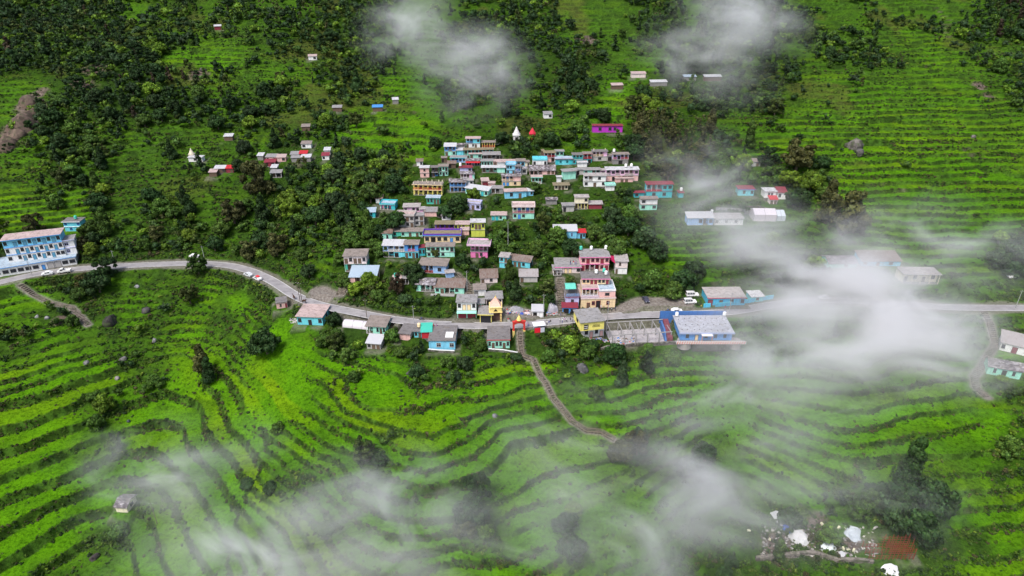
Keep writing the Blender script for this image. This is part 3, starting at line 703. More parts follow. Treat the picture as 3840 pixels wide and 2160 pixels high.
# ---------------------------------------------------------------- the village, building by building (crop, left foot, right foot, eave, storeys, depth, wall, roof, bays)
# top cluster
H('R1', 1200, 262, 1450, 262, 135, 2, 7, ['wh', 'cy'], 'flat', ['d.wd.', 'VV.w'], 'bright cyan house', 'with blue railing at the very top of the village', rc='pink', rail='bl', sideR=['', 'w'])
H('R1', 1485, 255, 1720, 255, 165, 1, 6, 'ye', 'flat', ['VVVVV'], 'yellow pillared porch house', 'with brown roof at the top of the village', rc='rust', post='ye', rail0=1, rail='rd', pw=.3)
H('R1', 812, 405, 1012, 405, 300, 2, 7, ['mn', 'bl'], 'tin', ['d.w', 'wVw'], 'white tin-roofed blue house', 'left end of the top row', rc='white', rust=.05, dz=0)
H('R1', 1030, 415, 1150, 415, 305, 1, 7, 'cy', 'flat', ['...'], 'plain sky-blue box house', 'joined to the long teal house', rc='white')
H('R1', 1162, 410, 1690, 400, 302, 1, 6, 'tq', 'flat', ['VVVVVVVV'], 'long teal house', 'with pillared verandah in the top row', rc='olive', post='mn', rail0=1, rail='mn')
H('R1', 1260, 462, 1480, 458, 408, 1, 2.5, 'mn', 'flat', ['d.w'], 'low mint annex', 'in front of the long teal verandah house', rc='pink', h=2.2)
H('R1', 1505, 474, 1810, 470, 395, 1, 6, 'gy', 'tin', ['oVVo'], 'grey timber shed', 'with flat tin roof right of the mint annex', rc='grey', rust=.4, post='br')
H('R1', 920, 528, 1200, 528, 452, 1, 7, 'lb', 'flat', ['VVww'], 'blue and white house', 'with teal roof edge under the top row', rc='grey', trim='tq', post='bl', rail0=1, rail='bl')
H('R1', 1195, 582, 1450, 580, 530, 1, 6, 'lv', 'slate', ['oVVVo'], 'slate-roofed lavender house', 'with striped awning below the blue and white house', awn=('rd', .95))
H('R1', 1470, 592, 1680, 590, 503, 1, 6, 'mn', 'flat', ['wddw'], 'pale mint cottage', 'with two doors in the middle of the village', rc='grey', door='bk')
H('R1', 1762, 605, 2080, 600, 518, 1, 7, 'wh', 'flat', ['..d.w'], 'long white house', 'with blank wall and brownish roof, middle of the village', rc='pink')
H('R1', 2110, 612, 2262, 612, 503, 1, 7, ['sk'], 'flat', ['ww'], 'cyan and cream house', 'with brown roof and bare cream side', rc='rust', sideR=['w'])
H('R1', 1932, 745, 2080, 748, 606, 2, 6, ['sk', 'sk'], 'flat', ['w.d', 'ww.'], 'tall sky-blue house', 'of two storeys below the long white house', rc='blue', par='sk')
H('R1', 2095, 772, 2182, 772, 618, 2, 5, ['lv', 'pi'], 'flat', ['do', 'VV'], 'narrow violet house', 'with balcony right of the tall sky-blue house', rc='dark', rail='bl')
H('R1', 1482, 712, 1900, 712, 620, 1, 6, ['mn'], 'flat', ['VVVV..'], 'white-slab porch house', 'with green end wall below the mint cottage', rc='white', post='mr', sideR=['w'])
H('R1', 1085, 705, 1300, 705, 630, 1, 6, 'lv', 'flat', ['..w'], 'lavender house with crimson roof', 'above the pink porch', rc='mr', tanks=[(.05, .3, 'wh')])
H('R1', 1100, 832, 1310, 830, 733, 1, 6, 'pi', 'slate', ['VVV.'], 'pink porch house', 'with grey slate roof and mint side wall', post='pp', rail0=1, rail='wh')
H('R1', 305, 592, 412, 590, 525, 1, 5, 'wh', 'tin', ['.w'], 'small white cottage', 'with brown roof half hidden in the trees', rc='rust', rust=.9)
H('R1', 370, 802, 530, 800, 625, 2, 6, ['pk', 'pk'], 'flat', ['.w.', '.w.'], 'salmon two-storey house', 'with white slab roof at the left edge of the village', rc='white', sideL=['', ''])
H('R1', 578, 792, 690, 790, 625, 2, 5, ['bl', 'gy'], 'flat', ['VV', 'VV'], 'dark-framed balcony house', 'between the salmon house and the mint one', rc='dark', post='bk', rail='bk', name='house')
H('R1', 712, 772, 872, 770, 655, 2, 6, ['mn', 'mn'], 'flat', ['wdw', 'dwd'], 'mint two-storey house', 'with brown roof beside the dark-framed balconies', rc='rust', door='bk')
H('R1', 870, 632, 1010, 630, 572, 1, 5, 'br', 'tin', ['o.'], 'old brown timber shed', 'among the upper village houses', rc='rust', rust=1)
H('R1', 252, 1112, 760, 1132, 925, 2, 8, ['ye', 'ye'], 'flat', ['VVVVVV', 'VVVVVV'], 'yellow balcony house', 'with red railings and posts standing on its roof', rc='rust', trim='oc', rail='rd', post='ye', pw=.3, sideR=['', ''], stubs=[(.02, 0, .9), (.15, .5, .9), (.28, .9, .8), (.42, .9, .9), (.5, .5, .9), (.62, .9, .9), (.75, .05, .9), (.86, .9, .9), (.98, .05, .9), (.98, .9, .9)], rot=-4)
H('R1', 908, 1062, 1192, 1060, 930, 2, 8, ['bl', 'bl'], 'slate', ['VVVV', 'VVVV'], 'deep blue slate-roofed house', 'with two rows of balconies', rail='bl', post='lb')
H('R1', 1190, 1092, 1595, 1150, 985, 1, 7, 'mn', 'tin', ['wddwdw'], 'long mint bungalow', 'with bright white tin roof', rc='white', rust=0, door='tq')
H('R1', 1488, 965, 1605, 965, 862, 1, 8, 'pk', 'flat', ['s'], 'pink box house', 'with large maroon shutter', rc='pink', shut='mr', rot=8)
H('R1', 1850, 955, 2185, 950, 820, 2, 6, ['oc', 'pk'], 'slate', ['dd.w.', 'VVV..'], 'apricot slate-roofed house', 'with blue doors', rail='oc', door='bl', post='wh')
H('R1', 1900, 1185, 2290, 1170, 1058, 1, 7, 'sk', 'flat', ['.w.d.'], 'azure long house', 'with pale pink roof in the middle of the village', rc='pink')
H('R1', 2296, 1135, 2412, 1130, 1058, 1, 7, 'sk', 'tin', ['.w'], 'azure wing', 'with white tin roof at the right end of the azure house', rc='white', rust=.1)
H('R1', 487, 1282, 722, 1285, 1165, 1, 6, 'gn', 'flat', ['wwdd'], 'sea-green porch house', 'with pale turquoise slab roof below the yellow balconies', rc='blue', par=None)
H('R1', 1200, 1370, 1448, 1405, 1262, 1, 6.5, 'lv', 'flat', ['.dw'], 'lavender flat-roofed house', 'with parapet, standing alone in the trees', rc='pale', par='lv', sideR=['w'], over=.15, rot=-12)
for q in [('R1', 1035, 298, 1180, 296, 262, 1, 'gy', 'slate', 'pale', 'grey slate shed', 'behind the plain sky-blue box house', '..'), ('R1', 2264, 612, 2345, 608, 520, 1, 'cr', 'flat', 'rust', 'cream lean-to', 'joined to the cyan and cream house', '.o'), ('R1', 1690, 592, 1756, 590, 520, 1, 'pk', 'flat', 'pink', 'pinkish lean-to', 'between the pale mint cottage and the long white house', 'd'),
          ('R1', 1190, 945, 1330, 940, 890, 1, 'wh', 'flat', 'pale', 'white back block', 'behind the deep blue slate-roofed house', '.w'), ('R1', 1605, 1000, 1718, 1000, 905, 1, 'pk', 'flat', 'pink', 'low pink extension', 'right of the maroon shutter', '..'), ('R1', 1655, 1085, 1870, 1088, 1020, 1, 'gy', 'tin', 'grey', 'grey plank shed', 'left of the azure long house', 'VV.'), ('R1', 755, 532, 850, 530, 462, 1, 'br', 'flat', 'rust', 'brick ruin', 'under the upper left row', 'o.'),
          ('R1', 2200, 745, 2300, 742, 640, 1, 'lg', 'slate', 'pale', 'grey stone cottage', 'right of the narrow violet house', 'w'), ('R1', 1312, 830, 1350, 828, 742, 1, 'mn', 'flat', 'dark', 'narrow mint side room', 'at the right of the pink porch', '.'), ('R3', 560, 666, 698, 666, 590, 1, 'gn', 'flat', 'rust', 'green middle wing', 'between the small mint block and the mint row', 'w.'), ('R3', 1020, 305, 1110, 300, 205, 1, 'pi', 'flat', 'pale', 'pink side wing', 'right of the lilac-pink house', '.w'),
          ('R3', 930, 482, 1092, 476, 325, 2, 'lg', 'flat', 'grey', 'grey side wing', 'right of the grey two-storey house', 'wd'), ('R3', 1715, 645, 1850, 642, 588, 1, 'pk', 'flat', 'pink', 'plain pink stair block', 'right of the peach terrace house', '.'), ('R3', 1004, 1000, 1110, 990, 860, 1, 'tq', 'flat', 'mr', 'teal side wing', 'right of the blue and pink balconies', 'ww'), ('R5', 880, 400, 965, 400, 350, 1, 'bk', 'tin', 'grey', 'dark open hut', 'right of the small mint hut', 'VV')]:
    H(q[0], q[1], q[2], q[3], q[4], q[5], q[6], 5, q[7], q[8], [q[12]] * q[6], q[10], q[11], rc=q[9], rust=.4, over=.25)
for q in [('R2', 872, 752, 1002, 748, 660, 1, 'lg', 'flat', 'grey', 'grey concrete house', 'left of the misty mint house', 'o.'), ('R2', 1312, 760, 1402, 757, 675, 1, 'pi', 'flat', 'pale', 'lilac back room', 'left of the wide lilac building', 'w'), ('R2', 1432, 500, 1522, 498, 405, 1, 'lg', 'flat', 'rust', 'shadowed grey room', 'between the lilac and the unfinished house', 'o'),
          ('R2', 1580, 905, 1900, 900, 872, 1, 'pk', 'flat', 'pink', 'low pink terrace room', 'under the wide lilac building', '.dd.'), ('J', 120, 640, 262, 636, 545, 1, 'pp', 'flat', 'grey', 'pink porch room', 'left of the low pink house', 'VV'), ('R2', 250, 405, 292, 404, 340, 1, 'br', 'flat', 'olive', 'brown log store', 'left of the maroon balconies', '.')]:
    H(q[0], q[1], q[2], q[3], q[4], q[5], q[6], 5, q[7], q[8], [q[12]] * q[6], q[10], q[11], rc=q[9], rust=.4, over=.25)
# right half of the top cluster
H('R2', 290, 525, 488, 522, 398, 2, 6, ['pk', 'mr'], 'flat', ['d.V', 'VVV'], 'maroon balcony house', 'with weeds growing on its roof', rc='olive', rail='rd')
H('R2', 85, 602, 345, 600, 490, 1, 7, 'wh', 'flat', ['w..w'], 'white house with turquoise parapet', 'beside the maroon balconies', rc='cy', par='cy', over=.1, ph=.9)
H('R2', 498, 412, 645, 410, 368, 1, 5, 'mn', 'flat', ['ww'], 'little mint upper room', 'behind the long cyan house', rc='grey')
H('R2', 498, 572, 800, 570, 462, 1, 7, 'cy', 'flat', ['dw.wd'], 'long cyan house', 'with maroon roof edge and pale tin sheet behind', rc='blue', trim='mr', frame='tq', door='tq')
H('R2', 806, 562, 985, 560, 400, 2, 6, ['tq', 'tq'], 'flat', ['wdo', 'VVV'], 'teal two-storey house', 'right of the long cyan house', rc='dark', rail='tq', post='mn')
H('R2', 1002, 545, 1148, 542, 388, 2, 6, ['tq', 'tq'], 'flat', ['do', 'VV'], 'teal house with red railing', 'in the upper right row', rc='rust', rail='rd', trim='mr')
H('R2', 1166, 505, 1425, 500, 380, 2, 6, ['lg', 'pi'], 'flat', ['.w.', 'VVV.'], 'lilac house with open balcony', 'in the upper right row', rc='dark', rail='oc', stubs=[(.1, .5, .9), (.9, .6, .8)])
H('R2', 1532, 562, 1812, 558, 384, 2, 6, ['gy', 'lv'], 'flat', ['.o.', 'VoVV'], 'grey unfinished house', 'with rusty roof at the right end of the upper row', rc='rust', rail='rd', tanks=[(.1, .8, 'wh')])
H('R2', 900, 614, 1066, 612, 545, 1, 4, 'wh', 'flat', ['...'], 'plain white block', 'below the teal houses', rc='white')
H('R2', 30, 750, 488, 745, 690, 1, 6, 'pk', 'slate', ['oVV.dd'], 'long slate-roofed cream house', 'in the centre of the village', rise=1.6)
H('R2', 65, 912, 250, 912, 800, 1, 6, 'mn', 'flat', ['VVV'], 'white porch with mint posts', 'below the long slate roof', rc='pink', post='mn', rail0=1, rail='wh', trim='gn')
H('R2', 642, 842, 862, 825, 728, 1, 6, 'mn', 'flat', ['...'], 'pale mint block', 'with grey slab roof and blank wall', rc='grey', over=.6, h=3.6)
H('R2', 526, 898, 602, 895, 822, 1, 3, 'wh', 'flat', ['.'], 'tiny white hut', 'left of the pale mint block', rc='white', h=2.6)
H('R2', 1012, 760, 1305, 755, 665, 1, 6, 'mn', 'flat', ['w.VV'], 'mint house veiled in mist', 'behind the white two-storey house', rc='grey', rail0=1, rail='mn')
H('R2', 1012, 968, 1400, 965, 770, 2, 7, ['wh', 'wh'], 'flat', ['w.d.w', 'VV.w.'], 'white two-storey house', 'with flat roof in front of the wide lilac building', rc='pale', rail='wh')
H('R2', 1410, 865, 1990, 860, 662, 2, 8, ['pk', 'pi'], 'flat', ['.owVV.', 'VwVwVVw'], 'wide lilac building', 'with long balconies and white flat roof', rc='white', rail='pp', post='pp', tanks=[(.62, .6, 'wh'), (.8, .7, 'wh')], name='apartment_building', cat='building')
H('R2', 1410, 1044, 1562, 1040, 948, 1, 4, 'wh', 'flat', ['...'], 'small white block', 'with mint roof room, right of the white two-storey house', rc='blue', par='mn')
H('R2', 482, 1024, 722, 1020, 950, 1, 5, 'cr', 'flat', ['wddw'], 'cream cottage', 'with long brown slab roof', rc='olive', over=.8, door='br')
H('R2', 848, 1372, 1082, 1370, 1158, 2, 6, ['cr', 'cr'], 'flat', ['VVVV', '..w'], 'cream tower house', 'with pillared ground floor and lilac roof slab', rc='pale', post='ye', rail='cr')
H('R2', 627, 1425, 832, 1420, 1310, 1, 6, 'lg', 'flat', ['d..'], 'grey stone house', 'with white door at the left of the cream tower house', rc='grey', door='bk')
H('R2', 1102, 1372, 1335, 1370, 1302, 1, 5, 'mr', 'tin', ['....'], 'dark red shed', 'with pale tin roof right of the cream tower house', rc='pale', rust=.4)
H('R2', 330, 1292, 522, 1290, 1215, 1, 5, 'gy', 'slate', ['..'], 'dark stone hut', 'with slate roof behind a tree')
H('R2', 2132, 1172, 2600, 1165, 925, 2, 7, ['tq', 'tq'], 'flat', ['.w.w.', 'VVVww'], 'turquoise long house', 'with red and white railing at the right end of the village', rc='mr', rail='rd', trim='mr')
H('R2', 1922, 1165, 2100, 1160, 1082, 1, 4, 'tq', 'flat', ['w.'], 'turquoise annex', 'below the turquoise long house', rc='mr')
H('R2', 2032, 1392, 2330, 1390, 1190, 2, 6, ['mn', 'wh'], 'flat', ['w.w', 'w..'], 'white cube house', 'with brown roof above a mint ground floor', rc='rust', trim='br')
# middle of the village
H('R3', 272, 102, 382, 100, 55, 1, 5, 'wh', 'tin', ['.w'], 'small white shed', 'with rusted roof above the turquoise house', rc='rust', rust=.9)
H('R3', 347, 205, 595, 215, 125, 1, 8, 'tq', 'flat', ['VVV.'], 'turquoise flat-roofed house', 'with pink doors and pale blue roof', rc='blue', par='tq', door='hp', over=.2, rot=-6)
H('R3', 120, 348, 262, 345, 250, 1, 6, 'tq', 'tin', ['VV.'], 'dark teal cottage', 'with blue-grey roof at the far left of the village', rc='blue', rust=.3)
H('R3', 745, 255, 1015, 250, 165, 1, 7, 'pi', 'flat', ['w.ww'], 'lilac-pink house', 'with pale brown roof behind the grey two-storey house', rc='pale', sideR=['w'])
H('R3', 632, 512, 925, 505, 305, 2, 7, ['lg', 'lg'], 'flat', ['w.wd', 'wwdw'], 'grey two-storey house', 'with patterned pillars and pinkish roof terrace', rc='pink', par='lg', sideR=['w', 'w'], rot=-5)
H('R3', 1100, 325, 1480, 330, 262, 1, 6, 'pk', 'tin', ['..oo'], 'pink shed with corrugated roof', 'of old grey sheets', rc='grey', rust=.5)
H('R3', 1392, 388, 1540, 386, 322, 1, 3, 'wh', 'flat', ['w.'], 'tiny white room', 'in front of the corrugated roof', rc='grey')
H('R3', 2232, 392, 2482, 392, 300, 1, 6, 'mn', 'flat', ['ddw.'], 'small mint bungalow', 'with pinkish roof beside a bare pole', rc='pink', door='tq')
H('R4', 332, 367, 690, 367, 165, 2, 7, ['mn', 'mn'], 'flat', ['wdw..', 'VVVVV'], 'mint house with arched verandah', 'and blue doors', rc='pink', par='pp', door='bl', rail='rd', sideR=['w', 'w'])
H('R3', 1282, 560, 1592, 560, 455, 1, 6, 'pu', 'flat', ['VVVV'], 'deep purple house', 'with magenta cloths on its railing', rc='olive', rail0=1, rail='hp', post='pu')
H('R3', 1602, 545, 1852, 545, 458, 1, 6, 'yg', 'flat', ['wdw.'], 'lime green house', 'between the purple house and the taller lime house', rc='pink')
H('R3', 1890, 672, 2122, 670, 425, 2, 6, ['yg', 'yg'], 'flat', ['...', 'wddw'], 'tall lime yellow house', 'with white roof and blank lower storey', rc='white', rail='wh', sideR=['', 'w'])
H('R3', 702, 668, 1066, 664, 580, 1, 6, 'mn', 'flat', ['w.d.dw'], 'long mint row house', 'left of the peach terrace house', rc='rust')
H('R3', 390, 742, 548, 740, 628, 1, 5, 'mn', 'tin', ['.w.'], 'small mint block', 'with rust-red roof', rc='rust', rust=1, h=3.2)
H('R3', 1092, 778, 1710, 775, 645, 1, 8, 'oc', 'flat', ['wowwdw'], 'peach terrace house', 'with blue-violet parapet and coloured cloths', rc='olive', par='pu', rail='bk', trim='bl', door='bl', ph=.8)
H('R3', 402, 1012, 760, 1020, 815, 2, 7, ['cy', 'lb'], 'tin', ['VVo.', 'wVVV'], 'blue house with white sheet roof', 'and long balcony', rc='white', rust=.25, rail='wh', post='wh')
H('R3', 768, 1032, 1000, 1032, 800, 2, 7, ['cy', 'bl'], 'flat', ['dwdo', '.VV.'], 'blue and pink balcony house', 'with brown roof', rc='rust', rail='hp', post='cy', par=None, sideR=['w', ''])
H('R3', 1135, 1018, 1605, 1012, 835, 2, 6, ['mn', 'mn'], 'flat', ['wwww..', 'wddwwd'], 'pale mint house with brown flat roof', 'below the peach terrace', rc='rust', door='bk', sideR=['', 'w'])
H('R3', 1882, 1022, 2165, 1030, 805, 2, 7, ['hp', 'hp'], 'flat', ['.dw.', 'VVVV'], 'hot pink house', 'with wide lilac roof slab', rc='pale', par='pi', rail='bk', over=1.2, sideR=['w', 'w'])
H('R3', 1022, 1275, 1462, 1295, 1140, 1, 10, 'lb', 'flat', ['.VV.W.'], 'powder blue house', 'with large rusty brown roof', rc='rust', rail0=1, rail='rd', over=.6)
H('R3', 1465, 1375, 1600, 1360, 1285, 1, 4, 'lb', 'flat', ['..'], 'small powder blue annex', 'beside the stairway', rc='pale', nopad=0)
H('R4', 1030, 700, 1412, 698, 572, 1, 7, 'sk', 'tin', ['.w.d.w.'], 'azure lone house', 'with white sheet roof among the trees above the pink group', rc='white', rust=0, door='mr', frame='lb', yard=2.5)
H('R4', 1418, 700, 1560, 698, 600, 1, 4, 'sk', 'tin', ['.dw'], 'azure side shed', 'with crimson roof right of the lone azure house', rc='rd', rust=.1, door='bk')
H('R4', 106, 1205, 250, 1195, 1005, 2, 6, ['cy', 'cy'], 'flat', ['.w', 'wd'], 'pale blue two-storey house', 'with white roof, left of its lower wing', rc='pale', rot=-12)
H('R4', 268, 1165, 612, 1205, 1058, 1, 6, 'cy', 'tin', ['wddw.'], 'pale blue lower wing', 'with rusty roof and brown doors', rc='rust', rust=.7, sideR=['o'], rot=-16)
H('R5', 60, 218, 372, 222, 2, 2, 7, ['gn', 'pp'], 'flat', ['VVV', 'dwddw'], 'cream-pink house over a green porch', 'at the left of the village', rc='rust', post='mn', sideR=['', ''], rot=2)
H('R5', 130, 405, 505, 405, 300, 1, 8, 'pk', 'tin', ['.VV..'], 'pink house under pale blue sheet roof', 'behind bright green bushes', rc='blue', rust=0, sideR=['w'])
H('R5', 742, 415, 862, 412, 358, 1, 4, 'mn', 'flat', ['.w'], 'small mint hut', 'with a green water tank', rc='pink', tanks=[(.3, .5, 'gn')])
H('R5', 1075, 500, 1335, 512, 402, 1, 6, 'mn', 'slate', ['.VVV'], 'mint porch cottage', 'left half of the long row above the bank', rail0=1, rail='gy')
H('R5', 1340, 532, 1755, 540, 445, 1, 6, 'mn', 'tin', ['wdVVw.'], 'mint row cottage', 'with patchy brown roof, right half of the long row', rc='rust', rust=.8)
H('R5', 1662, 888, 1932, 888, 645, 2, 6, ['mn', 'wh'], 'flat', ['ss', 'wddw'], 'white shop house', 'with mint awning and two red shutters by the road', rc='grey', shut='mr', awn=('mn', .98), rail='rd', door='oc', h=6.2)
H('R5', 1952, 755, 2042, 752, 680, 1, 4, 'mn', 'flat', ['dd'], 'small mint room', 'with two red doors behind the white shop', rc='grey', door='rd')
H('R6', 80, 772, 288, 772, 690, 1, 6, 'pp', 'flat', ['oow'], 'white open-fronted house', 'with grey roof above the temple gate', rc='grey', rot=4)
H('R6', 0, 1000, 150, 1003, 885, 1, 6, 'ye', 'flat', ['s'], 'yellow-edged shop', 'with dark open shutter beside the temple gate', rc='grey', shut='bk', trim='ye', over=.7, name='shop', cat='shop')
H('R6', 515, 478, 742, 478, 402, 1, 5, 'lg', 'tin', ['d...'], 'grey stone hut', 'with pink and white sheet roof on the green bank', rc='pale', rust=.4)
H('R6', 10, 492, 226, 485, 440, 1, 6, 'pp', 'tin', ['d.w.'], 'half-roofed stone house', 'with a gap in its roof', rc='rust', rust=.8)
H('R5', 1902, 578, 2066, 570, 482, 1, 5, 'wh', 'flat', ['s..'], 'little white house', 'with brown roof next to the stone stairway', rc='rust', shut='gy')
# pink and orange group above the road
H('J', 612, 560, 1120, 555, 310, 2, 8, ['pk', 'pk'], 'flat', ['dVVVwd', 'wdwwdw'], 'pink guest house', 'with crimson balcony edge and three roof tanks', rc='grey', trim='hp', door='mr', frame='mr', tanks=[(.05, .85, 'gn'), (.42, .85, 'wh'), (.95, .9, 'wh')])
H('J', 1235, 615, 1449, 620, 382, 2, 7, ['wh', 'pp'], 'flat', ['d...', '.w..'], 'white block house', 'with crimson canopy at its left', rc='pale', frame='br')
H('J', 160, 600, 608, 600, 490, 1, 9, 'pp', 'flat', ['w.dd.W'], 'low pink house', 'with crimson roof edge and people standing on its roof', rc='grey', trim='hp', door='oc')
H('J', 618, 1235, 1235, 1220, 1050, 1, 13, 'oc', 'flat', ['.dws.w.'], 'peach three-storey hotel', 'with stepped terraces beside the road', rc='pink', shut='bk', door='br', frame='mr', name='hotel', cat='hotel', over=.15, trim='pp', nopad=0)
H('J', 640, 1005, 925, 1003, 885, 1, 8, 'oc', 'flat', ['VVVV'], 'peach middle storey', 'of the stepped hotel, with open verandah', on='peach three-storey hotel', rc='pink', rail='bl', trim='hp', over=.1)
H('J', 945, 1035, 1240, 1030, 930, 1, 9, 'pk', 'flat', ['.W.'], 'pink middle block', 'of the stepped hotel, with crimson corners', on='peach three-storey hotel', rc='blue', par='wh', over=.05)
H('J', 640, 800, 1130, 800, 700, 1, 6, 'oc', 'flat', ['wwddwwd'], 'orange top storey', 'of the stepped hotel, under crimson roof edge', on='peach middle storey', rc='dark', trim='hp', door='mr', rail='bl', tanks=[(.55, .7, 'wh'), (.9, .5, 'wh'), (.85, .9, 'gn')])
H('J', 345, 1200, 578, 1195, 1040, 1, 7, ['lv'], 'flat', ['.w.'], 'lavender tea house', 'with blue railed terrace next to the stepped hotel', rc='dark', h=4.4, over=.3, trim='mr')
H('J', 285, 1330, 545, 1335, 1255, 1, 3, 'bl', 'tin', ['oo'], 'blue roadside stall', 'with maroon sheet roof under the lavender tea house', rc='mr', rust=.2, name='market_stall', cat='stall', h=2.4)
H('M', 812, 165, 975, 168, 60, 1, 4, 'wh', 'tin', ['o.'], 'white tarpaulin stall', 'by the roadside rubble', rc='white', rust=0, name='market_stall', cat='stall', h=2.5, post='wh')
# below the road
H('R8', 382, 962, 578, 930, 858, 1, 5, 'pk', 'flat', ['.w.d'], 'pink hut with grey roof', 'and pale blue side below the road bend', rc='dark', over=.15, sideL=['w'], door='mr')
H('R8', 772, 1228, 1205, 1275, 1090, 1, 10, 'cy', 'flat', ['w.d.w'], 'turquoise house with huge tan roof', 'at the road edge', rc='pink', door='bk', sideR=['w'], rot=-4)
H('R5', 362, 1108, 640, 1112, 1000, 1, 8, 'mn', 'flat', ['VV.wdw'], 'mint house with brown roof', 'behind a leafy tree below the road', rc='rust', sideR=['w'], rot=-5, frame='bk')
H('R5', 372, 1322, 560, 1340, 1240, 1, 5, 'lg', 'tin', ['wdd'], 'stone shed with white sheet roof', 'on the grass below the road', rc='white', rust=0, rot=-8, name='shed', cat='shed')
H('R5', 842, 1195, 985, 1215, 1100, 1, 7, 'pk', 'flat', ['..'], 'pink-walled house with grey slab roof', 'left of the little yard', rc='dark', rot=-10)
H('R5', 1045, 1165, 1150, 1165, 1075, 1, 5, 'cy', 'flat', ['wd'], 'cyan back room', 'facing the little yard', rc='dark', door='br', tanks=[(.6, .5, 'oc')])
H('R5', 1155, 1180, 1290, 1175, 1085, 1, 5, 'rd', 'tin', ['.'], 'red shed with green sheet roof', 'beside the little yard', rc='gn', rust=0, name='shed', cat='shed')
H('R5', 1257, 1340, 1628, 1342, 1208, 1, 11, 'sk', 'flat', ['.w.w'], 'sky-blue house with dark flat roof', 'just below the road', rc='dark', shade=False, frame='lg', sideR=['w'], over=.25)
H('M', 122, 648, 460, 645, 515, 1, 10, 'mn', 'flat', ['wdwwdw'], 'pale mint house with red roof edge', 'left of the temple stairway', rc='dark', trim='rd', rail='wh', over=.25)
YB = H('R6', 1340, 1190, 1600, 1175, 1105, 1, 9, 'wh', 'flat', ['wdwd'], 'white ground floor of the yellow shop', 'standing on the slope below the road', rc='grey', over=.02, door='pk', h=3.9, rot=11, nopad=0)
H('R6', 1300, 1110, 1600, 1085, 1010, 1, 10, 'ye', 'flat', ['.....'], 'yellow upper storey with painted sign', 'and grey mossy roof', on='white ground floor of the yellow shop', rc='grey', over=.35, h=3.2, dirt=.1, name='shop', cat='shop', rot=11)
# blue block on the right
H('R7', 722, 1218, 1420, 1218, 1108, 1, 12, 'bl', 'flat', ['.w.d.w.w.w.'], 'cobalt blue school building', 'with speckled white roof and striped walkway', rc=(.44, .45, .50), over=.5, door='oc', frame='bk', name='school_building', cat='building', dz=2.0, nopad=1, tanks=[(.04, .95, 'wh'), (1.0, .98, 'wh')])
H('R7', 1092, 745, 1600, 742, 642, 1, 9, (.06, .50, .78), 'flat', ['s.d.w.w'], 'cyan roadside house', 'with shattered pale roof and cyan compound wall', rc='pale', shut='mr', trim='rd', over=.3)
H('R7', 1690, 700, 1850, 690, 640, 1, 5, 'cy', 'flat', ['.w.'], 'cyan outhouse fading into mist', 'beside the road', rc='white')
# right side
H('H2', 1145, 575, 1395, 578, 468, 1, 6, 'cy', 'flat', ['.w.w'], 'blue and mint cottage', 'with purple roof edge above the greenhouse', rc='mr', trim='pu', sideR=['o'])
H('H2', 1567, 612, 1752, 612, 505, 1, 6, 'wh', 'flat', ['.ww.'], 'white cube cottage', 'with two dark windows under the big brown tree', rc='white', shade=False, frame='bk')
H('H2', 1775, 632, 1912, 635, 520, 1, 6, 'wh', 'tin', ['w.'], 'white gabled cottage', 'with red sheet roof beside the white cube', rc='mr', rust=.2)
H('H2', 1657, 712, 1772, 712, 642, 1, 4, 'pp', 'tin', ['dd'], 'small pink outhouse', 'with red roof below the white cube cottage', rc='rd', rust=.1)
H('H2', 332, 1050, 742, 1045, 935, 1, 6, 'lb', 'tin', ['..wVw'], 'long misty shed', 'with white sheet roof left of the ruined house', rc='white', rust=.05)
H('H2', 762, 1048, 1222, 1048, 945, 1, 8, 'wh', 'flat', ['w.w.w.'], 'white house with ruined roof', 'and three barred windows', rc='pale', shade=False, frame='lg', tanks=[(.0, .9, 'wh')])
H('H2', 190, 607, 266, 606, 538, 1, 4, 'tq', 'flat', ['.'], 'tiny turquoise room', 'with a tank on top at the village edge', rc='mr', tanks=[(.6, .5, 'wh')])
H('H3', 325, 482, 640, 480, 430, 1, 9, 'mn', 'slate', ['..w.'], 'misty house with broken sheet roof', 'left of the long rust roof', rise=1.2)
H('H3', 702, 455, 1150, 455, 400, 1, 9, 'sk', 'tin', ['w.d.w.'], 'blue house with long rust-red roof', 'fading into the mist', rc='rust', rust=.7)
H('H3', 1172, 655, 1585, 660, 515, 1, 8, 'cr', 'flat', ['VVVV'], 'cream pavilion in the fog', 'with open pillared front', rc='pale', post='cr')
H('H4', 602, 672, 1050, 780, 572, 1, 8, 'wh', 'tin', ['w.s.w'], 'white cottage with tan roof', 'at the right edge of the photo', rc='pale', rust=.25, shut='mr', h=3)
H('H4', 405, 1042, 920, 1135, 900, 1, 6, 'mn', 'slate', ['.w.s.w.'], 'mint cottage with dark slate roof', 'below the white cottage at the right edge', shut='bk', h=3, rise=1.5)
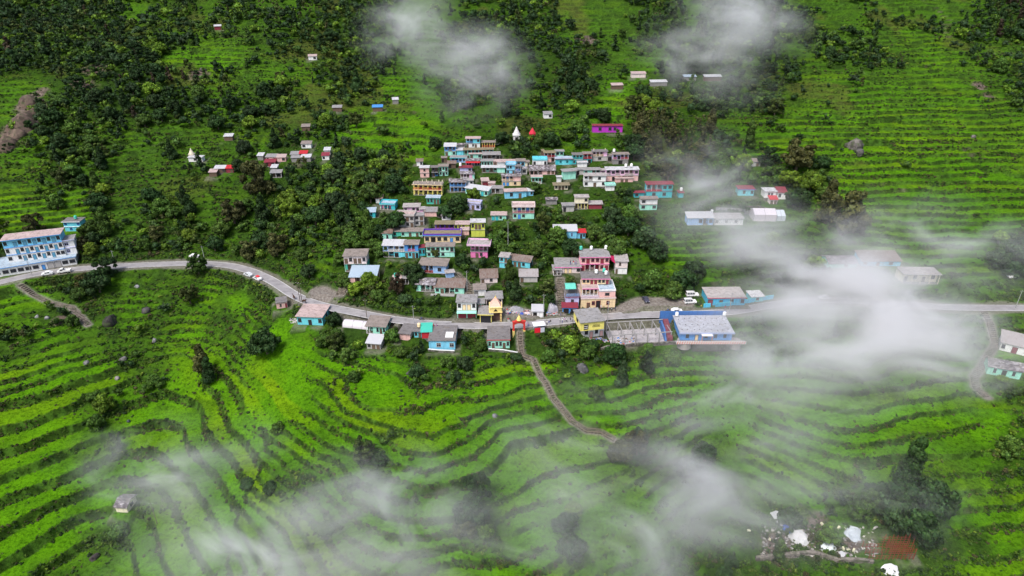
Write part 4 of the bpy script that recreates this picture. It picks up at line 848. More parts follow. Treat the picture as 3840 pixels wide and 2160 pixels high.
# left and upper hamlets
H('H8', 500, 800, 655, 805, 728, 1, 5.5, 'cr', 'slate', ['..'], 'lone cream hut with stone slate roof', 'in the lower left fields', sideR=['w'], rise=.9, name='hut', cat='hut', rot=-4)
for q in [(350, 345, 515, 345, 305, 'wh', 'flat', 'white', 'white flat-roofed chapel', 'among trees on the left slope', '.w.'),
          (665, 480, 795, 478, 442, 'br', 'tin', 'white', 'brown cottage with white sheet roof', 'beside the red-roofed one', 'w.w'),
          (805, 478, 892, 476, 442, 'mr', 'tin', 'rd', 'brown cottage with red sheet roof', 'on the left slope', '.d'),
          (600, 525, 690, 523, 500, 'br', 'tin', 'pink', 'small pink-roofed shed', 'below the brown cottages', '..'),
          (1182, 325, 1248, 325, 303, 'gy', 'tin', 'white', 'little white-roofed shed', 'left end of the rusty hamlet', '.'),
          (1285, 340, 1408, 340, 308, 'pk', 'tin', 'grey', 'grey-roofed pink cottage', 'in the rusty hamlet', 'w.d'),
          (1418, 345, 1522, 342, 308, 'pk', 'tin', 'pink', 'pink-roofed cottage', 'in the rusty hamlet', '.w'),
          (1268, 405, 1395, 402, 352, 'mr', 'tin', 'mr', 'maroon sheet-clad house', 'in front of the rusty hamlet', 'V.V'),
          (1582, 310, 1685, 308, 275, 'gy', 'tin', 'grey', 'grey slate cottage', 'right part of the rusty hamlet', '.w'),
          (1690, 300, 1780, 298, 272, 'br', 'tin', 'rd', 'red-roofed cottage', 'right part of the rusty hamlet', '.d'),
          (1592, 350, 1700, 348, 330, 'gy', 'tin', 'grey', 'low grey shed', 'below the grey slate cottage', '..'),
          (1712, 345, 1822, 343, 325, 'gy', 'tin', 'white', 'low shed with bright white roof', 'below the red-roofed cottage', '..'),
          (1345, 470, 1415, 470, 455, 'gy', 'tin', 'white', 'small hut with white roof', 'above the grey-roofed shelter', '.'),
          (1338, 535, 1470, 533, 515, 'bk', 'tin', 'grey', 'dark shelter with grey roof', 'lowest of the rusty hamlet', 'VV'),
          (1987, 260, 2058, 258, 232, 'lg', 'tin', 'white', 'small white pavilion', 'at the right end of the rusty hamlet', '.'),
          (1960, 325, 2045, 322, 300, 'wh', 'tin', 'mr', 'maroon and white cottage', 'beside the bright fields', 'w.'),
          (780, 90, 880, 88, 72, 'br', 'tin', 'white', 'white-roofed shelter', 'alone in the left forest', '.'),
          (1712, 182, 1828, 180, 165, 'wh', 'tin', 'rust', 'white cottage with brown roof', 'behind the rusty hamlet', 'w.')]:
    H('H6', q[0], q[1], q[2], q[3], q[4], 1, 5, q[5], q[6], [q[10]], q[8], q[9], rc=q[7], rust=.3, over=.3)
for q in [('E', 1895, 1000, 2120, 1000, 950, 'pm', 'flat', 'mr', 'bright magenta house', 'above the village beside the brown wood', '.w.ww.'),
          ('E', 1530, 895, 1592, 893, 872, 'wh', 'tin', 'grey', 'little white cottage', 'in the trees left of the magenta house', '.w'),
          ('E', 2192, 588, 2296, 586, 578, 'pp', 'tin', 'pink', 'pale long shed', 'on the high slope under the clouds', '...'),
          ('E', 2042, 676, 2124, 674, 660, 'br', 'tin', 'pink', 'tan-roofed shed', 'on the high right terraces', '..'),
          ('E', 2335, 652, 2456, 650, 632, 'gy', 'tin', 'white', 'white-roofed long shed', 'above the brown wood', '...'),
          ('E', 238, 842, 312, 840, 824, 'br', 'tin', 'bl', 'hut with bright blue roof', 'in the upper forest', '.'),
          ('E', 390, 785, 432, 783, 772, 'gy', 'tin', 'white', 'tiny hut with white roof', 'in the upper forest', '.'),
          ('G', 10, 612, 100, 610, 596, 'gy', 'tin', 'blue', 'blue-grey roofed shed', 'above the brown wood', '..'),
          ('G', 165, 612, 290, 610, 592, 'br', 'tin', 'white', 'white and rust roofed shed', 'above the brown wood', '...'),
          ('G', 492, 1258, 585, 1255, 1238, 'lg', 'tin', 'rust', 'rust-roofed hut', 'below the tall grey-brown tree', '.d'),
          ('A', 2330, 455, 2392, 453, 440, 'wh', 'tin', 'pink', 'pink-roofed hut', 'high on the left slope', '.w'),
          ('A', 1622, 228, 1672, 226, 212, 'mr', 'tin', 'white', 'highest white-roofed hut', 'near the top left', '.'),
          ('A', 2512, 845, 2580, 843, 822, 'br', 'tin', 'grey', 'grey-roofed brown hut', 'on the middle left slope', '..'),
          ('A', 2280, 990, 2340, 988, 975, 'br', 'tin', 'rust', 'orange-roofed hut', 'among trees on the left slope', '.')]:
    H(q[0], q[1], q[2], q[3], q[4], q[5], 1, 5, q[6], q[7], [q[11]], q[9], q[10], rc=q[8], rust=.3, over=.3, h=None if q[8] == 'mr' and q[6] == 'pm' else 2.1)
# the big blue and white hotel on the left
H('H1', -70, 1200, 1235, 985, 1035, 1, 15, 'wh', 'flat', ['wWWWWWdssWW'], 'white shop row', 'with blue edge under the left hotel', rc='blue', trim='bl', shut='lg', over=.5, name='shop_row', cat='shops', h=3.4, door='bl')
H('H1', 150, 958, 1062, 845, 640, 3, 9, ['wh', 'wh', 'sk'], 'flat', ['W.wdwdwdwdWW', 'w.dwdwdwdwdw', 'w.dwdwdwdwdw'], 'blue and white three-storey hotel', 'with rows of windows and doors, left edge', on='white shop row', rc='pink', trim='bl', door=(.10, .30, .45), name='hotel', cat='hotel', h=9, over=.5)
H('H1', 1075, 835, 1240, 812, 620, 2, 7, ['wh', 'wh'], 'flat', ['w.', 'W.'], 'rounded white hotel wing', 'right end of the blue and white hotel', on='white shop row', rc='grey', trim='lv', frame='lv', h=6)
H('H1', 1052, 460, 1318, 455, 312, 2, 6, ['cy', 'cy'], 'flat', ['.w.w', 'w..w'], 'electric blue house', 'with green tank, standing above the left hotel', rc='dark', trim='wh', frame='bl', tanks=[(.65, .5, 'gn')])

_b = REG['sky-blue house with dark flat roof']; MB().box(_b['w'] * .12, _b['w'] * .42, _b['dep'] * .15, _b['dep'] * .5, _b['h'] + .18, _b['h'] + .5).build('roof_panel', plain((.78, .78, .76), .6, 0, 'white_sheet'), _b['root'])
_b = REG['white block house']; _w = _b['w']; MB().add([(-_w / 2 - 3.2, 3.5, _b['h'] - .1), (-_w / 2 - .05, 1.2, _b['h'] - 1.5), (-_w / 2 - .05, 4.8, _b['h'] - .4), (-_w / 2 - 3.2, 5.5, _b['h'] + .1), (-_w / 2 - 3.2, 3.5, _b['h'] - .04), (-_w / 2 - .05, 1.2, _b['h'] - 1.44), (-_w / 2 - .05, 4.8, _b['h'] - .34), (-_w / 2 - 3.2, 5.5, _b['h'] + .16)], [(0, 3, 2, 1), (4, 5, 6, 7), (0, 1, 5, 4), (1, 2, 6, 5), (2, 3, 7, 6), (3, 0, 4, 7)]).build('canopy', tin((.55, .03, .12), 0), _b['root'])

# ---------------------------------------------------------------- helpers for single things
def gz(x, y): return float(ground(np.array([x], float), np.array([y], float))[0])
def at(v, x, y, z=None):
    p = src(v, x, y)
    if z is not None: return np.array([*plane_hit(*p, z), z])
    return np.array(hit(*p))
CONC = plain((.33, .32, .31), .85, 0, 'concrete'); STEEL = plain((.16, .16, .17), .5, .5, 'steel'); WOOD = plain((.13, .10, .075), .85, 0, 'old_wood')
def skin(name, V, E, R, mats, zcut=None, sub=1):
    me = bpy.data.meshes.new(name); me.from_pydata([tuple(v) for v in V], E, []); o = bpy.data.objects.new(name + '_tmp', me); COL.objects.link(o)
    md = o.modifiers.new('s', 'SKIN'); 
    for i, r in enumerate(R): me.skin_vertices[0].data[i].radius = (r, r) if not isinstance(r, tuple) else r
    me.skin_vertices[0].data[0].use_root = True
    sb = o.modifiers.new('u', 'SUBSURF'); sb.levels = sb.render_levels = sub
    dg = bpy.context.evaluated_depsgraph_get(); out = bpy.data.meshes.new_from_object(o.evaluated_get(dg)); bpy.data.objects.remove(o); out.name = name
    out.materials.clear()
    for m in mats: out.materials.append(m)
    for p in out.polygons:
        p.use_smooth = True
        if zcut: p.material_index = zcut(p.center)
    return out
# ---------------------------------------------------------------- people
def _person_mesh(pose):
    hip = .92; s = {'stand': 0, 'walk': .22, 'reach': .05, 'sit': 0}[pose]
    V = [(0, 0, hip), (0, 0, 1.12), (0, .01, 1.32), (0, .01, 1.46), (0, -.01, 1.54), (0, -.02, 1.66),      # pelvis .. head
         (-.10, 0, .86), (-.11, -s * .5, .48), (-.11, -s * .8 + .06, .09), (-.11, -s * .8 - .08, .05),
         (.10, 0, .86), (.11, s * .5, .48), (.11, s + .06, .09), (.11, s - .08, .05),
         (-.19, .01, 1.40), (-.25, s * .4, 1.14), (-.25, -.10 + s * .6, .92), (-.25, -.14 + s * .6, .83),
         (.19, .01, 1.40), (.25, -s * .4, 1.14), (.25, -.10 - s * .6, .92), (.25, -.14 - s * .6, .83)]
    if pose == 'reach': V[20] = (.30, -.30, 1.22); V[21] = (.31, -.42, 1.28)
    E = [(0, 1), (1, 2), (2, 3), (3, 4), (4, 5), (0, 6), (6, 7), (7, 8), (8, 9), (0, 10), (10, 11), (11, 12), (12, 13), (2, 14), (14, 15), (15, 16), (16, 17), (2, 18), (18, 19), (19, 20), (20, 21)]
    R = [(.15, .11), (.135, .10), (.16, .11), (.07, .06), (.055, .055), (.085, .10), .095, .065, .045, .035, .095, .065, .045, .035, .065, .048, .035, .03, .065, .048, .035, .03]
    me = skin('body', V, E, R, [CONC] * 3, lambda c: 2 if c[2] > 1.47 or (abs(c[0]) > .2 and c[2] < 1.02) else (1 if c[2] > .95 else 0), 1)
    hair = MB().lathe([(.02, -.06), (.088, -.05), (.105, .03), (.09, .09), (.045, .125)], n=10).mesh('hair', plain((.012, .01, .01), .7, 0, 'hair'), True)
    return me, hair
_pers = {}
SKIN_M = plain((.24, .13, .085), .6, 0, 'skin')
def person(p, rz, shirt, trousers, label, pose='stand', group='people along the road and in the village'):
    if pose not in _pers: _pers[pose] = _person_mesh(pose)
    me, hair = _pers[pose]; r = link('person', me, None, p, rz); tag(r, label, 'person', group)
    for i, m in enumerate((plain(trousers, .8, 0, 'cloth'), plain(shirt, .8, 0, 'cloth'), SKIN_M)): r.material_slots[i].link = 'OBJECT'; r.material_slots[i].material = m
    link('hair', hair, r, (0, .0, 1.67)); return r
def road_at(v, x, off, z=.05):
    p = src(v, x, 0)[0]; best = None
    for X in np.arange(-185, 185, .25):
        Y = float(road_y(X)) + off; q = proj(X, Y, z)[0]
        if best is None or abs(q - p) < best[0]: best = (abs(q - p), X, Y)
    sl = math.atan(float(np.interp(best[1], _xs, _slope))); return (best[1], best[2], z), sl
# ---------------------------------------------------------------- vehicles
def vehicle(p, rz, kind, paintc, label, cat='car', stripe=None):
    body, glass = plain(paintc, .25, 0, 'car_paint'), GLASS; r = thing({'car': 'car', 'jeep': 'jeep', 'truck': 'pickup_truck'}[kind], label, cat, p, rz)
    if kind == 'car': L, Wd = 3.7, 1.6; prof = [(-1.85, .35), (-1.85, .82), (-1.15, .93), (-.55, 1.42), (.85, 1.48), (1.6, 1.0), (1.85, .92), (1.85, .35)]
    elif kind == 'jeep': L, Wd = 4.3, 1.75; prof = [(-2.15, .45), (-2.15, 1.0), (-1.0, 1.12), (-.75, 1.72), (.0, 1.82), (2.1, 1.84), (2.15, .45)]
    else: L, Wd = 4.6, 1.7; prof = [(-2.3, .45), (-2.3, .95), (-1.75, 1.05), (-1.3, 1.75), (-.2, 1.8), (-.1, .95), (-.1, .45)]
    def side(m, pr, w, tuck=.12, zc=.95):
        n = len(pr); v = []
        for s in (-1, 1):
            for a, z in pr: v.append((a, s * (w / 2 - (tuck if z > zc + .1 else 0)), z))
        m.add(v, [tuple(range(n)), tuple(range(n, 2 * n))[::-1]] + [(i, n + i, n + (i + 1) % n, (i + 1) % n) for i in range(n)]); return m
    side(MB(), prof, Wd).build('body', body, r)
    if kind == 'truck': MB().box(-.05, 2.3, -.85, .85, .6, .75).box(-.05, 2.3, -.85, -.78, .75, 1.25).box(-.05, 2.3, .78, .85, .75, 1.25).box(2.22, 2.3, -.78, .78, .75, 1.25).build('cargo_bed', body, r)
    top = dict(car=[(-1.02, .98, -.62, 1.36), (.92, 1.40, 1.42, 1.06)], jeep=[(-.97, 1.2, -.8, 1.66), (2.14, 1.7, 2.17, 1.2)], truck=[(-1.7, 1.12, -1.36, 1.68), (-.17, 1.7, -.1, 1.2)])[kind]
    for a, za, b, zb in top:
        w = Wd / 2 - .2; nx = -.015 if a < 0 and b < .0 and zb > za else .02
        MB().add([(a + nx * 2, -w, za), (a + nx * 2, w, za), (b + nx * 2, w, zb), (b + nx * 2, -w, zb), (a - .01, -w, za), (a - .01, w, za), (b - .01, w, zb), (b - .01, -w, zb)], [(0, 1, 2, 3), (7, 6, 5, 4), (0, 3, 7, 4), (1, 5, 6, 2), (3, 2, 6, 7), (0, 4, 5, 1)]).build('windscreen', glass, r)
    for s in (-1, 1):
        xs = dict(car=[(-.62, .12), (.20, .88)], jeep=[(-.6, .1), (.2, 1.0), (1.1, 1.95)], truck=[(-1.2, -.3)])[kind]; zt = dict(car=1.36, jeep=1.68, truck=1.66)[kind]; zb = dict(car=1.0, jeep=1.15, truck=1.15)[kind]
        for a, b in xs:
            y = s * (Wd / 2 - .06); MB().add([(a, y - .07, zb), (b, y - .07, zb), (b, y - .07, zt), (a + .05, y - .07, zt), (a, y + .07 * s, zb), (b, y + .07 * s, zb), (b, y - .045 * s, zt), (a + .05, y - .045 * s, zt)], [(0, 3, 2, 1), (4, 5, 6, 7), (0, 1, 5, 4), (1, 2, 6, 5), (2, 3, 7, 6), (3, 0, 4, 7)]).build('side_window', glass, r)
        MB().box(-L / 2 - .03, -L / 2 + .05, s * .55 - .14, s * .55 + .14, .66, .82).build('headlight', plain((.8, .8, .78), .1, 0, 'lamp_glass'), r)
        MB().box(L / 2 - .05, L / 2 + .02, s * .62 - .1, s * .62 + .1, .68, .9).build('tail_light', plain((.35, .02, .02), .3, 0, 'red_glass'), r)
        for q in (-L * .31, L * .30):
            w = link('wheel', MB().bar((0, -.1, 0), (0, .1, 0), .32, 14).mesh('tyre', plain((.02, .02, .02), .9, 0, 'rubber'), True), r, (q, s * (Wd / 2 - .09), .32)); MB().bar((0, -.115, 0), (0, .115, 0), .17, 10).build('rim', plain((.5, .5, .52), .3, .6, 'rim_metal'), w)
    MB().box(-L / 2 - .06, -L / 2 - .005, -Wd / 2 + .05, Wd / 2 - .05, .38, .56).build('bumper', plain((.05, .05, .05), .6), r)
    if kind == 'jeep': m = rail_mb(-.5, 2.0, -.6, 1.84, .18, .5, False); m.v += []; m2 = rail_mb(-.5, 2.0, .6, 1.84, .18, .5, False); m.add(m2.v, m2.f); m.build('roof_rack', STEEL, r)
    if stripe: MB().box(-.5, 1.1, -.62, .62, 1.49, 1.62).build('roof_load', plain(stripe, .6), r)
    return r
def motorbike(p, rz, c, label):
    r = thing('motorbike', label, 'motorbike', p, rz, 'motorbikes parked along the road')
    for q in (-.62, .62):
        t = MB(); n = 14
        for i in range(n): a0, a1 = 6.283 * i / n, 6.283 * (i + 1) / n; t.bar((q + .29 * math.cos(a0), 0, .3 + .29 * math.sin(a0)), (q + .29 * math.cos(a1), 0, .3 + .29 * math.sin(a1)), .05, 5)
        w = t.build('wheel', plain((.02, .02, .02), .9), r); MB().bar((q, -.06, .3), (q, .06, .3), .12, 8).build('rim', STEEL, w)
    MB().bar((-.62, 0, .3), (-.35, 0, .95), .045, 5).bar((-.35, 0, .85), (.1, 0, .45), .05, 5).bar((.1, 0, .45), (.62, 0, .3), .045, 5).box(-.2, .2, -.14, .14, .25, .5).build('frame', STEEL, r)
    MB().lathe([(.02, 0), (.16, .03), (.19, .12), (.12, .22), (.03, .25)], (-.12, 0, .7), 8).build('fuel_tank', plain(c, .3), r); MB().box(.02, .68, -.13, .13, .74, .84, (.05, .72, -.10, .10)).build('seat', plain((.02, .02, .02), .6), r)
    MB().bar((-.36, -.33, 1.0), (-.36, .33, 1.0), .025, 5).build('handlebar', STEEL, r); return r
# ---------------------------------------------------------------- walls, poles, stairs, paths
def wall_run(pts, h, th, mat, name, label, cat, top=None, sink=1.0, kind=None):
    P0 = np.array(pts[0]); r = thing(name, label, cat, tuple(P0)); m = MB()
    Q = [np.array(p) - P0 for p in pts]
    for a, b in zip(Q[:-1], Q[1:]):
        d = b - a; L = np.hypot(d[0], d[1]); nx, ny = -d[1] / L * th / 2, d[0] / L * th / 2
        v = [(a[0] - nx, a[1] - ny, a[2] - sink), (b[0] - nx, b[1] - ny, b[2] - sink), (b[0] + nx, b[1] + ny, b[2] - sink), (a[0] + nx, a[1] + ny, a[2] - sink)]
        m.add(v + [(x, y, z + sink + h) for x, y, z in v], [(0, 3, 2, 1), (4, 5, 6, 7), (0, 1, 5, 4), (1, 2, 6, 5), (2, 3, 7, 6), (3, 0, 4, 7)])
        if top: MB().add([(x * 1.0, y * 1.0, z + sink + h + .003) for x, y, z in v] + [(x, y, z + sink + h + .1) for x, y, z in v], [(0, 3, 2, 1), (4, 5, 6, 7), (0, 1, 5, 4), (1, 2, 6, 5), (2, 3, 7, 6), (3, 0, 4, 7)]).build('coping', top, r)
    m.build('wall_face', mat, r); return r
def pole(p, h, mat, label, arm=True, lean=0):
    r = thing('utility_pole', label, 'pole', tuple(p), 0, 'utility poles'); MB().bar((0, 0, -.8), (lean, 0, h), .13, 7, .08).build('post', mat, r)
    if arm: MB().bar((lean - .6, 0, h - .5), (lean + .6, 0, h - .5), .05, 4).build('crossarm', STEEL, r); MB().lathe([(.05, 0), (.07, .05), (.03, .12)], (lean - .5, 0, h - .45), 6).lathe([(.05, 0), (.07, .05), (.03, .12)], (lean + .5, 0, h - .45), 6).build('insulator', plain((.6, .6, .6), .3), r)
    return np.array(p) + (lean, 0, h - .4)
def wire(a, b, label, sag=1.2):
    m = MB(); n = 10; pt = [np.array(a) * (1 - t) + np.array(b) * t - np.array((0, 0, 4 * sag * t * (1 - t))) for t in np.linspace(0, 1, n + 1)]
    for p, q in zip(pt[:-1], pt[1:]): m.bar(p, q, .022, 3)
    tag(m.build('power_line', plain((.05, .05, .05), .6)), label, 'cable', 'power lines between the poles')
def stairs(pts, wd, label, mat=None, rail=None):
    """Stone steps laid along a line of ground points; also cuts the ground to fit."""
    pts = [np.array(p, float) for p in pts]
    for i in range(len(pts)):
        if i: pass
    PATHS.append((np.array(pts), wd / 2 + .1, 1)); return pts
def build_stairs(pts, wd, label, rail=None, rise=.22):
    m = MB(); hor = [0]
    for a, b in zip(pts[:-1], pts[1:]): hor.append(hor[-1] + math.hypot(b[0] - a[0], b[1] - a[1]))
    n = max(4, int(hor[-1] / .85)); P0 = pts[0]; S = np.linspace(0, hor[-1], n + 1); A = np.array(pts)
    q = np.stack([np.interp(S, hor, A[:, k]) for k in range(3)], 1)
    for i in range(n):
        a, b = q[i], q[i + 1]; d = b - a; L = np.hypot(d[0], d[1]) + 1e-9; nx, ny = -d[1] / L * wd / 2, d[0] / L * wd / 2; z = max(a[2], b[2]) + .05
        bb = b - d * .06
        v = [(a[0] - nx, a[1] - ny), (bb[0] - nx, bb[1] - ny), (bb[0] + nx, bb[1] + ny), (a[0] + nx, a[1] + ny)]
        m.add([(x - P0[0], y - P0[1], z - .9 - P0[2]) for x, y in v] + [(x - P0[0], y - P0[1], z - P0[2]) for x, y in v], [(0, 3, 2, 1), (4, 5, 6, 7), (0, 1, 5, 4), (1, 2, 6, 5), (2, 3, 7, 6), (3, 0, 4, 7)])
    r = thing('stairway', label, 'stairs', tuple(P0)); m.build('steps', stone((.24, .20, .165), 2.2), r)
    if rail is not None:
        for s in (-1, 1):
            k = MB()
            for i in range(n):
                a, b = q[i], q[i + 1]; d = b - a; L = np.hypot(d[0], d[1]) + 1e-9; nx, ny = -d[1] / L * (wd / 2 + .12) * s, d[0] / L * (wd / 2 + .12) * s
                k.bar((a[0] + nx - P0[0], a[1] + ny - P0[1], a[2] + .55 - P0[2]), (b[0] + nx - P0[0], b[1] + ny - P0[1], b[2] + .55 - P0[2]), .11, 4)
            k.build('side_wall', rail, r)
    return r
def boulder(p, r, c, label, seed, squash=.75, group=None):
    v, f = ico(3); g = np.random.default_rng(seed); d = np.ones(len(v))
    for k in range(7):
        n = g.normal(size=3); n /= np.linalg.norm(n); d = np.minimum(d, .55 + .3 * g.random() + np.clip(1 - (v @ n), 0, 2) * .8)
    d = d * (1 + .08 * g.normal(size=len(v))); w = v * d[:, None] * (r, r * .85, r * squash)
    o = link('boulder', fast_mesh('boulder', w, f, stone(c, .7)), None, tuple(p), g.random() * 6); tag(o, label, 'rock', group)
# ---------------------------------------------------------------- stairways (ground is cut for them before it is meshed)
ST = []
def stair_path(v, px, wd, label, rail=None, zend=None):
    pts = [at(v, x, y) for x, y in px]
    for i, p in enumerate(pts): p[2] = float(natural(np.array([p[0]]), np.array([p[1]]))[0][0]) if abs(p[1] - float(road_y(p[0]))) > 8 else p[2]
    z = [p[2] for p in pts]; pts = [np.array([p[0], p[1], q]) for p, q in zip(pts, z)]
    PATHS.append((np.array(pts), wd / 2 + .1, 1)); ST.append((pts, wd, label, rail))
g0 = at('M', 605, 400); g0[2] = 0
stair_path('F', [(1348, 92), (1350, 180), (1362, 268), (1450, 302), (1495, 400), (1545, 480), (1600, 580), (1680, 680), (1745, 760), (1850, 800), (1960, 840), (2060, 900)], 1.25, 'long stone stairway descending from the red temple arch into the mist', plain((.20, .17, .12), .8, 0, 'rail_paint'))
stair_path('R5', [(1640, 255), (1760, 370), (1810, 430), (1830, 510), (1870, 610)], 2.0, 'stone stairway winding down past the powder blue house')
stair_path('R6', [(1035, 420), (1035, 560), (1045, 700), (1050, 880)], 2.4, 'straight steep stairway beside the lavender tea house')
stair_path('B', [(150, 215), (250, 280), (380, 345), (540, 390), (610, 460), (665, 520)], 1.6, 'old stone stairway crossing the scrub below the left hotel')
stair_path('H4', [(370, 80), (470, 260), (520, 420), (560, 560), (430, 760), (330, 940), (220, 1080), (260, 1250), (420, 1400)], 2.0, 'stone stairway at the right beside the white cottage')
stair_path('R8', [(1590, 560), (1520, 690)], 3.0, 'broad steps beside the gravel clearing')
PATHS.append((np.array([at('R8', 1150, 640), at('R8', 1280, 700), at('R8', 1180, 790), at('R8', 1080, 830)]), 3.4, 1))
PATHS.append((np.array([at('R7', 20, 760), at('R7', 200, 690), at('R7', 500, 690), at('R7', 800, 700)]), 2.6, 1))
PATHS.append((np.array([at('R6', 1750, 860), at('R6', 1900, 780), at('R6', 2060, 720)]), 1.8, 1))
for a, b in ((330, 830), (480, 870), (620, 900)): pass
PATHS.append((np.array([at('R6', 330, 850), at('R6', 480, 860), at('R6', 640, 880)]), 2.6, 1))
ROCKS += [(*at('A', 240, 800)[:2], 9), (*at('A', 190, 900)[:2], 9), (*at('A', 100, 1000)[:2], 8), (*at('A', 50, 1080)[:2], 7), (*at('A', 280, 700)[:2], 6), (*at('A', 1500, 560)[:2], 6), (*at('A', 720, 520)[:2], 9), (*at('A', 620, 640)[:2], 8), (*at('E', 1850, 300)[:2], 8),
          (*at('G', 2230, 640)[:2], 4), (*at('G', 2320, 720)[:2], 4), (*at('B', 440, 480)[:2], 3), (*at('H5', 1200, 620)[:2], 7), (*at('H5', 700, 800)[:2], 6), (*at('H5', 1600, 760)[:2], 4)]
# site of the scaffolding and of the concrete frame are level ground
zf = float(at('R7', 330, 1230)[2]); F1, F2 = at('R6', 1700, 1290, zf), at('R7', 610, 1230, zf)
fang = math.atan2(F2[1] - F1[1], F2[0] - F1[0]); fw = float(np.hypot(*(F2 - F1)[:2])); fm = (F1 + F2) / 2
PADS.append((fm[0], fm[1], fang, fw / 2 + 1, -1.5, 9.5, zf))
def pad_here(v, x, y, w, d, rot=0):
    p = at(v, x, y); PADS.append((p[0], p[1], rad(rot), w / 2, -.5, d, p[2])); return p
SCP = pad_here('H5', 2060, 960, 12, 6)

for v, xl, yl, xr, yr, d in (('R8', 1560, 1290, 2100, 1345, 4), ('H2', 1392, 985, 1905, 990, 7)):
    a = at(v, xl, yl); b = at(v, xr, yr, a[2]); c = (a + b) / 2; PADS.append((c[0], c[1], math.atan2(b[1] - a[1], b[0] - a[0]), float(np.hypot(*(b - a)[:2])) / 2 + .5, -1, d, a[2]))
guard(*src('R8', 1540, 1160), *src('R8', 2120, 1340))

# ---------------------------------------------------------------- the road
def road():
    x = np.arange(_xs[0], _xs[-1], 1.5); y = road_y(x); tx = np.gradient(x); ty = np.gradient(y); L = np.hypot(tx, ty); nx, ny = -ty / L, tx / L
    def strip(o0, o1, z0, z1, name, mat, label, sel=None, thick=None):
        xs = x if sel is None else x[sel]; ys = y if sel is None else y[sel]; a = nx if sel is None else nx[sel]; b = ny if sel is None else ny[sel]
        m = MB(); n = len(xs)
        m.v = [(xs[i] + a[i] * o0, ys[i] + b[i] * o0, z0) for i in range(n)] + [(xs[i] + a[i] * o1, ys[i] + b[i] * o1, z1) for i in range(n)]
        m.f = [(i, i + 1, n + i + 1, n + i) for i in range(n - 1)]
        o = m.build(name, mat); tag(o, label, None, None, 'structure'); return o
    m, t, N, L_, b = nt('asphalt')
    c = ramp(N, L_, noise(N, L_, .25, 6, .7), [(.3, (.24, .225, .23)), (.7, (.38, .36, .365))])
    c = mix(N, L_, c, (.085, .08, .08), ramp(N, L_, noise(N, L_, .9, 5, .7, 'Object', (.3, 1, 1)), [(.52, (0, 0, 0)), (.72, (.8, .8, .8))]))
    L_.new(c, b.inputs['Base Color']); b.inputs['Roughness'].default_value = .38; b.inputs['Specular IOR Level'].default_value = .5
    strip(-2.15, 2.15, .05, .05, 'road', m, 'grey wet asphalt mountain road crossing the valley side')
    wp, t, N, L_, b = nt('worn_paint')
    c = ramp(N, L_, noise(N, L_, 2.0, 5, .7), [(.36, (.2, .2, .2)), (.46, (.72, .72, .70))]); L_.new(c, b.inputs['Base Color'])
    strip(-2.02, -1.88, .056, .056, 'road_marking', wp, 'worn white edge line on the valley side of the road')
    strip(1.88, 2.02, .056, .056, 'road_marking', wp, 'worn white edge line on the uphill side of the road')
road()

X_, Y_, H_, F_, Wt_, P_, ST_, PD_, RD_, PM_ = ground_mesh()

# ---------------------------------------------------------------- low growth: hedges along the terrace risers, weeds and brush
def low_growth():
    e = np.minimum(np.abs(RD_), 99); px, py, dep = proj(X_, Y_, H_)
    area = np.gradient(X_, axis=1) * np.gradient(Y_, axis=0)
    inview = (px > -250) & (px < 4090) & (py > -60) & (py < 2300) & (Y_ > 90) & (Y_ < 430)
    dist = sst(430, 180, Y_) * .7 + .3
    ris = np.clip(sst(.35, .8, ST_) + (F_ > .72) * Wt_ * .8, 0, 1)
    wgt = area * inview * dist * (ris * 2.6 + P_[..., 3] * .42 + .002) * (PD_ < .12) * (e > 4.2) * (PM_ < .05)
    wgt = wgt * np.clip(.6 + 1.3 * fbm(X_, Y_, 9, 4, 3), .08, 2)
    wf = wgt.ravel(); cdf = np.cumsum(wf); cdf /= cdf[-1]
    n = 80000; idx = np.searchsorted(cdf, RNG.random(n)); x = X_.ravel()[idx] + RNG.normal(size=n) * .25; y = Y_.ravel()[idx] + RNG.normal(size=n) * .25; z = H_.ravel()[idx]
    items = []
    big = fbm(x, y, 16, 3, 3); k = RNG.random((n, 5)); pr = P_[..., 3].ravel()[idx]
    base = [np.array(c) for c in ((.034, .075, .014), (.060, .120, .014), (.022, .050, .013), (.090, .150, .018), (.060, .062, .028))]
    for i in range(n):
        s = (.24 + .48 * k[i, 0] ** 2) * (.80 + .20 * min(1, pr[i] * 1.4)) * (1 + .5 * max(0, big[i]) + .25 * pr[i])
        q = k[i, 1] + .25 * big[i] + (.16 if pr[i] < .25 else 0)
        c = base[0] if q < .40 else base[1] if q < .66 else base[2] if q < .84 else base[3] if q < .93 else base[4]
        items.append((x[i], y[i], z[i] - .08, s * 1.15, s * (.8 + .7 * k[i, 2]), k[i, 3] * 6.28, 1, tuple(c * (.8 + .5 * k[i, 4]))))
    T = [crown_arrays(50 + i, 3, 36, 1, .36, 'bush') for i in range(6)]
    me = merged('undergrowth', items, T, LEAF, None)
    o = link('undergrowth', me); tag(o, 'dense green weeds and brush along the terrace edges', 'undergrowth', None, 'stuff')
low_growth()

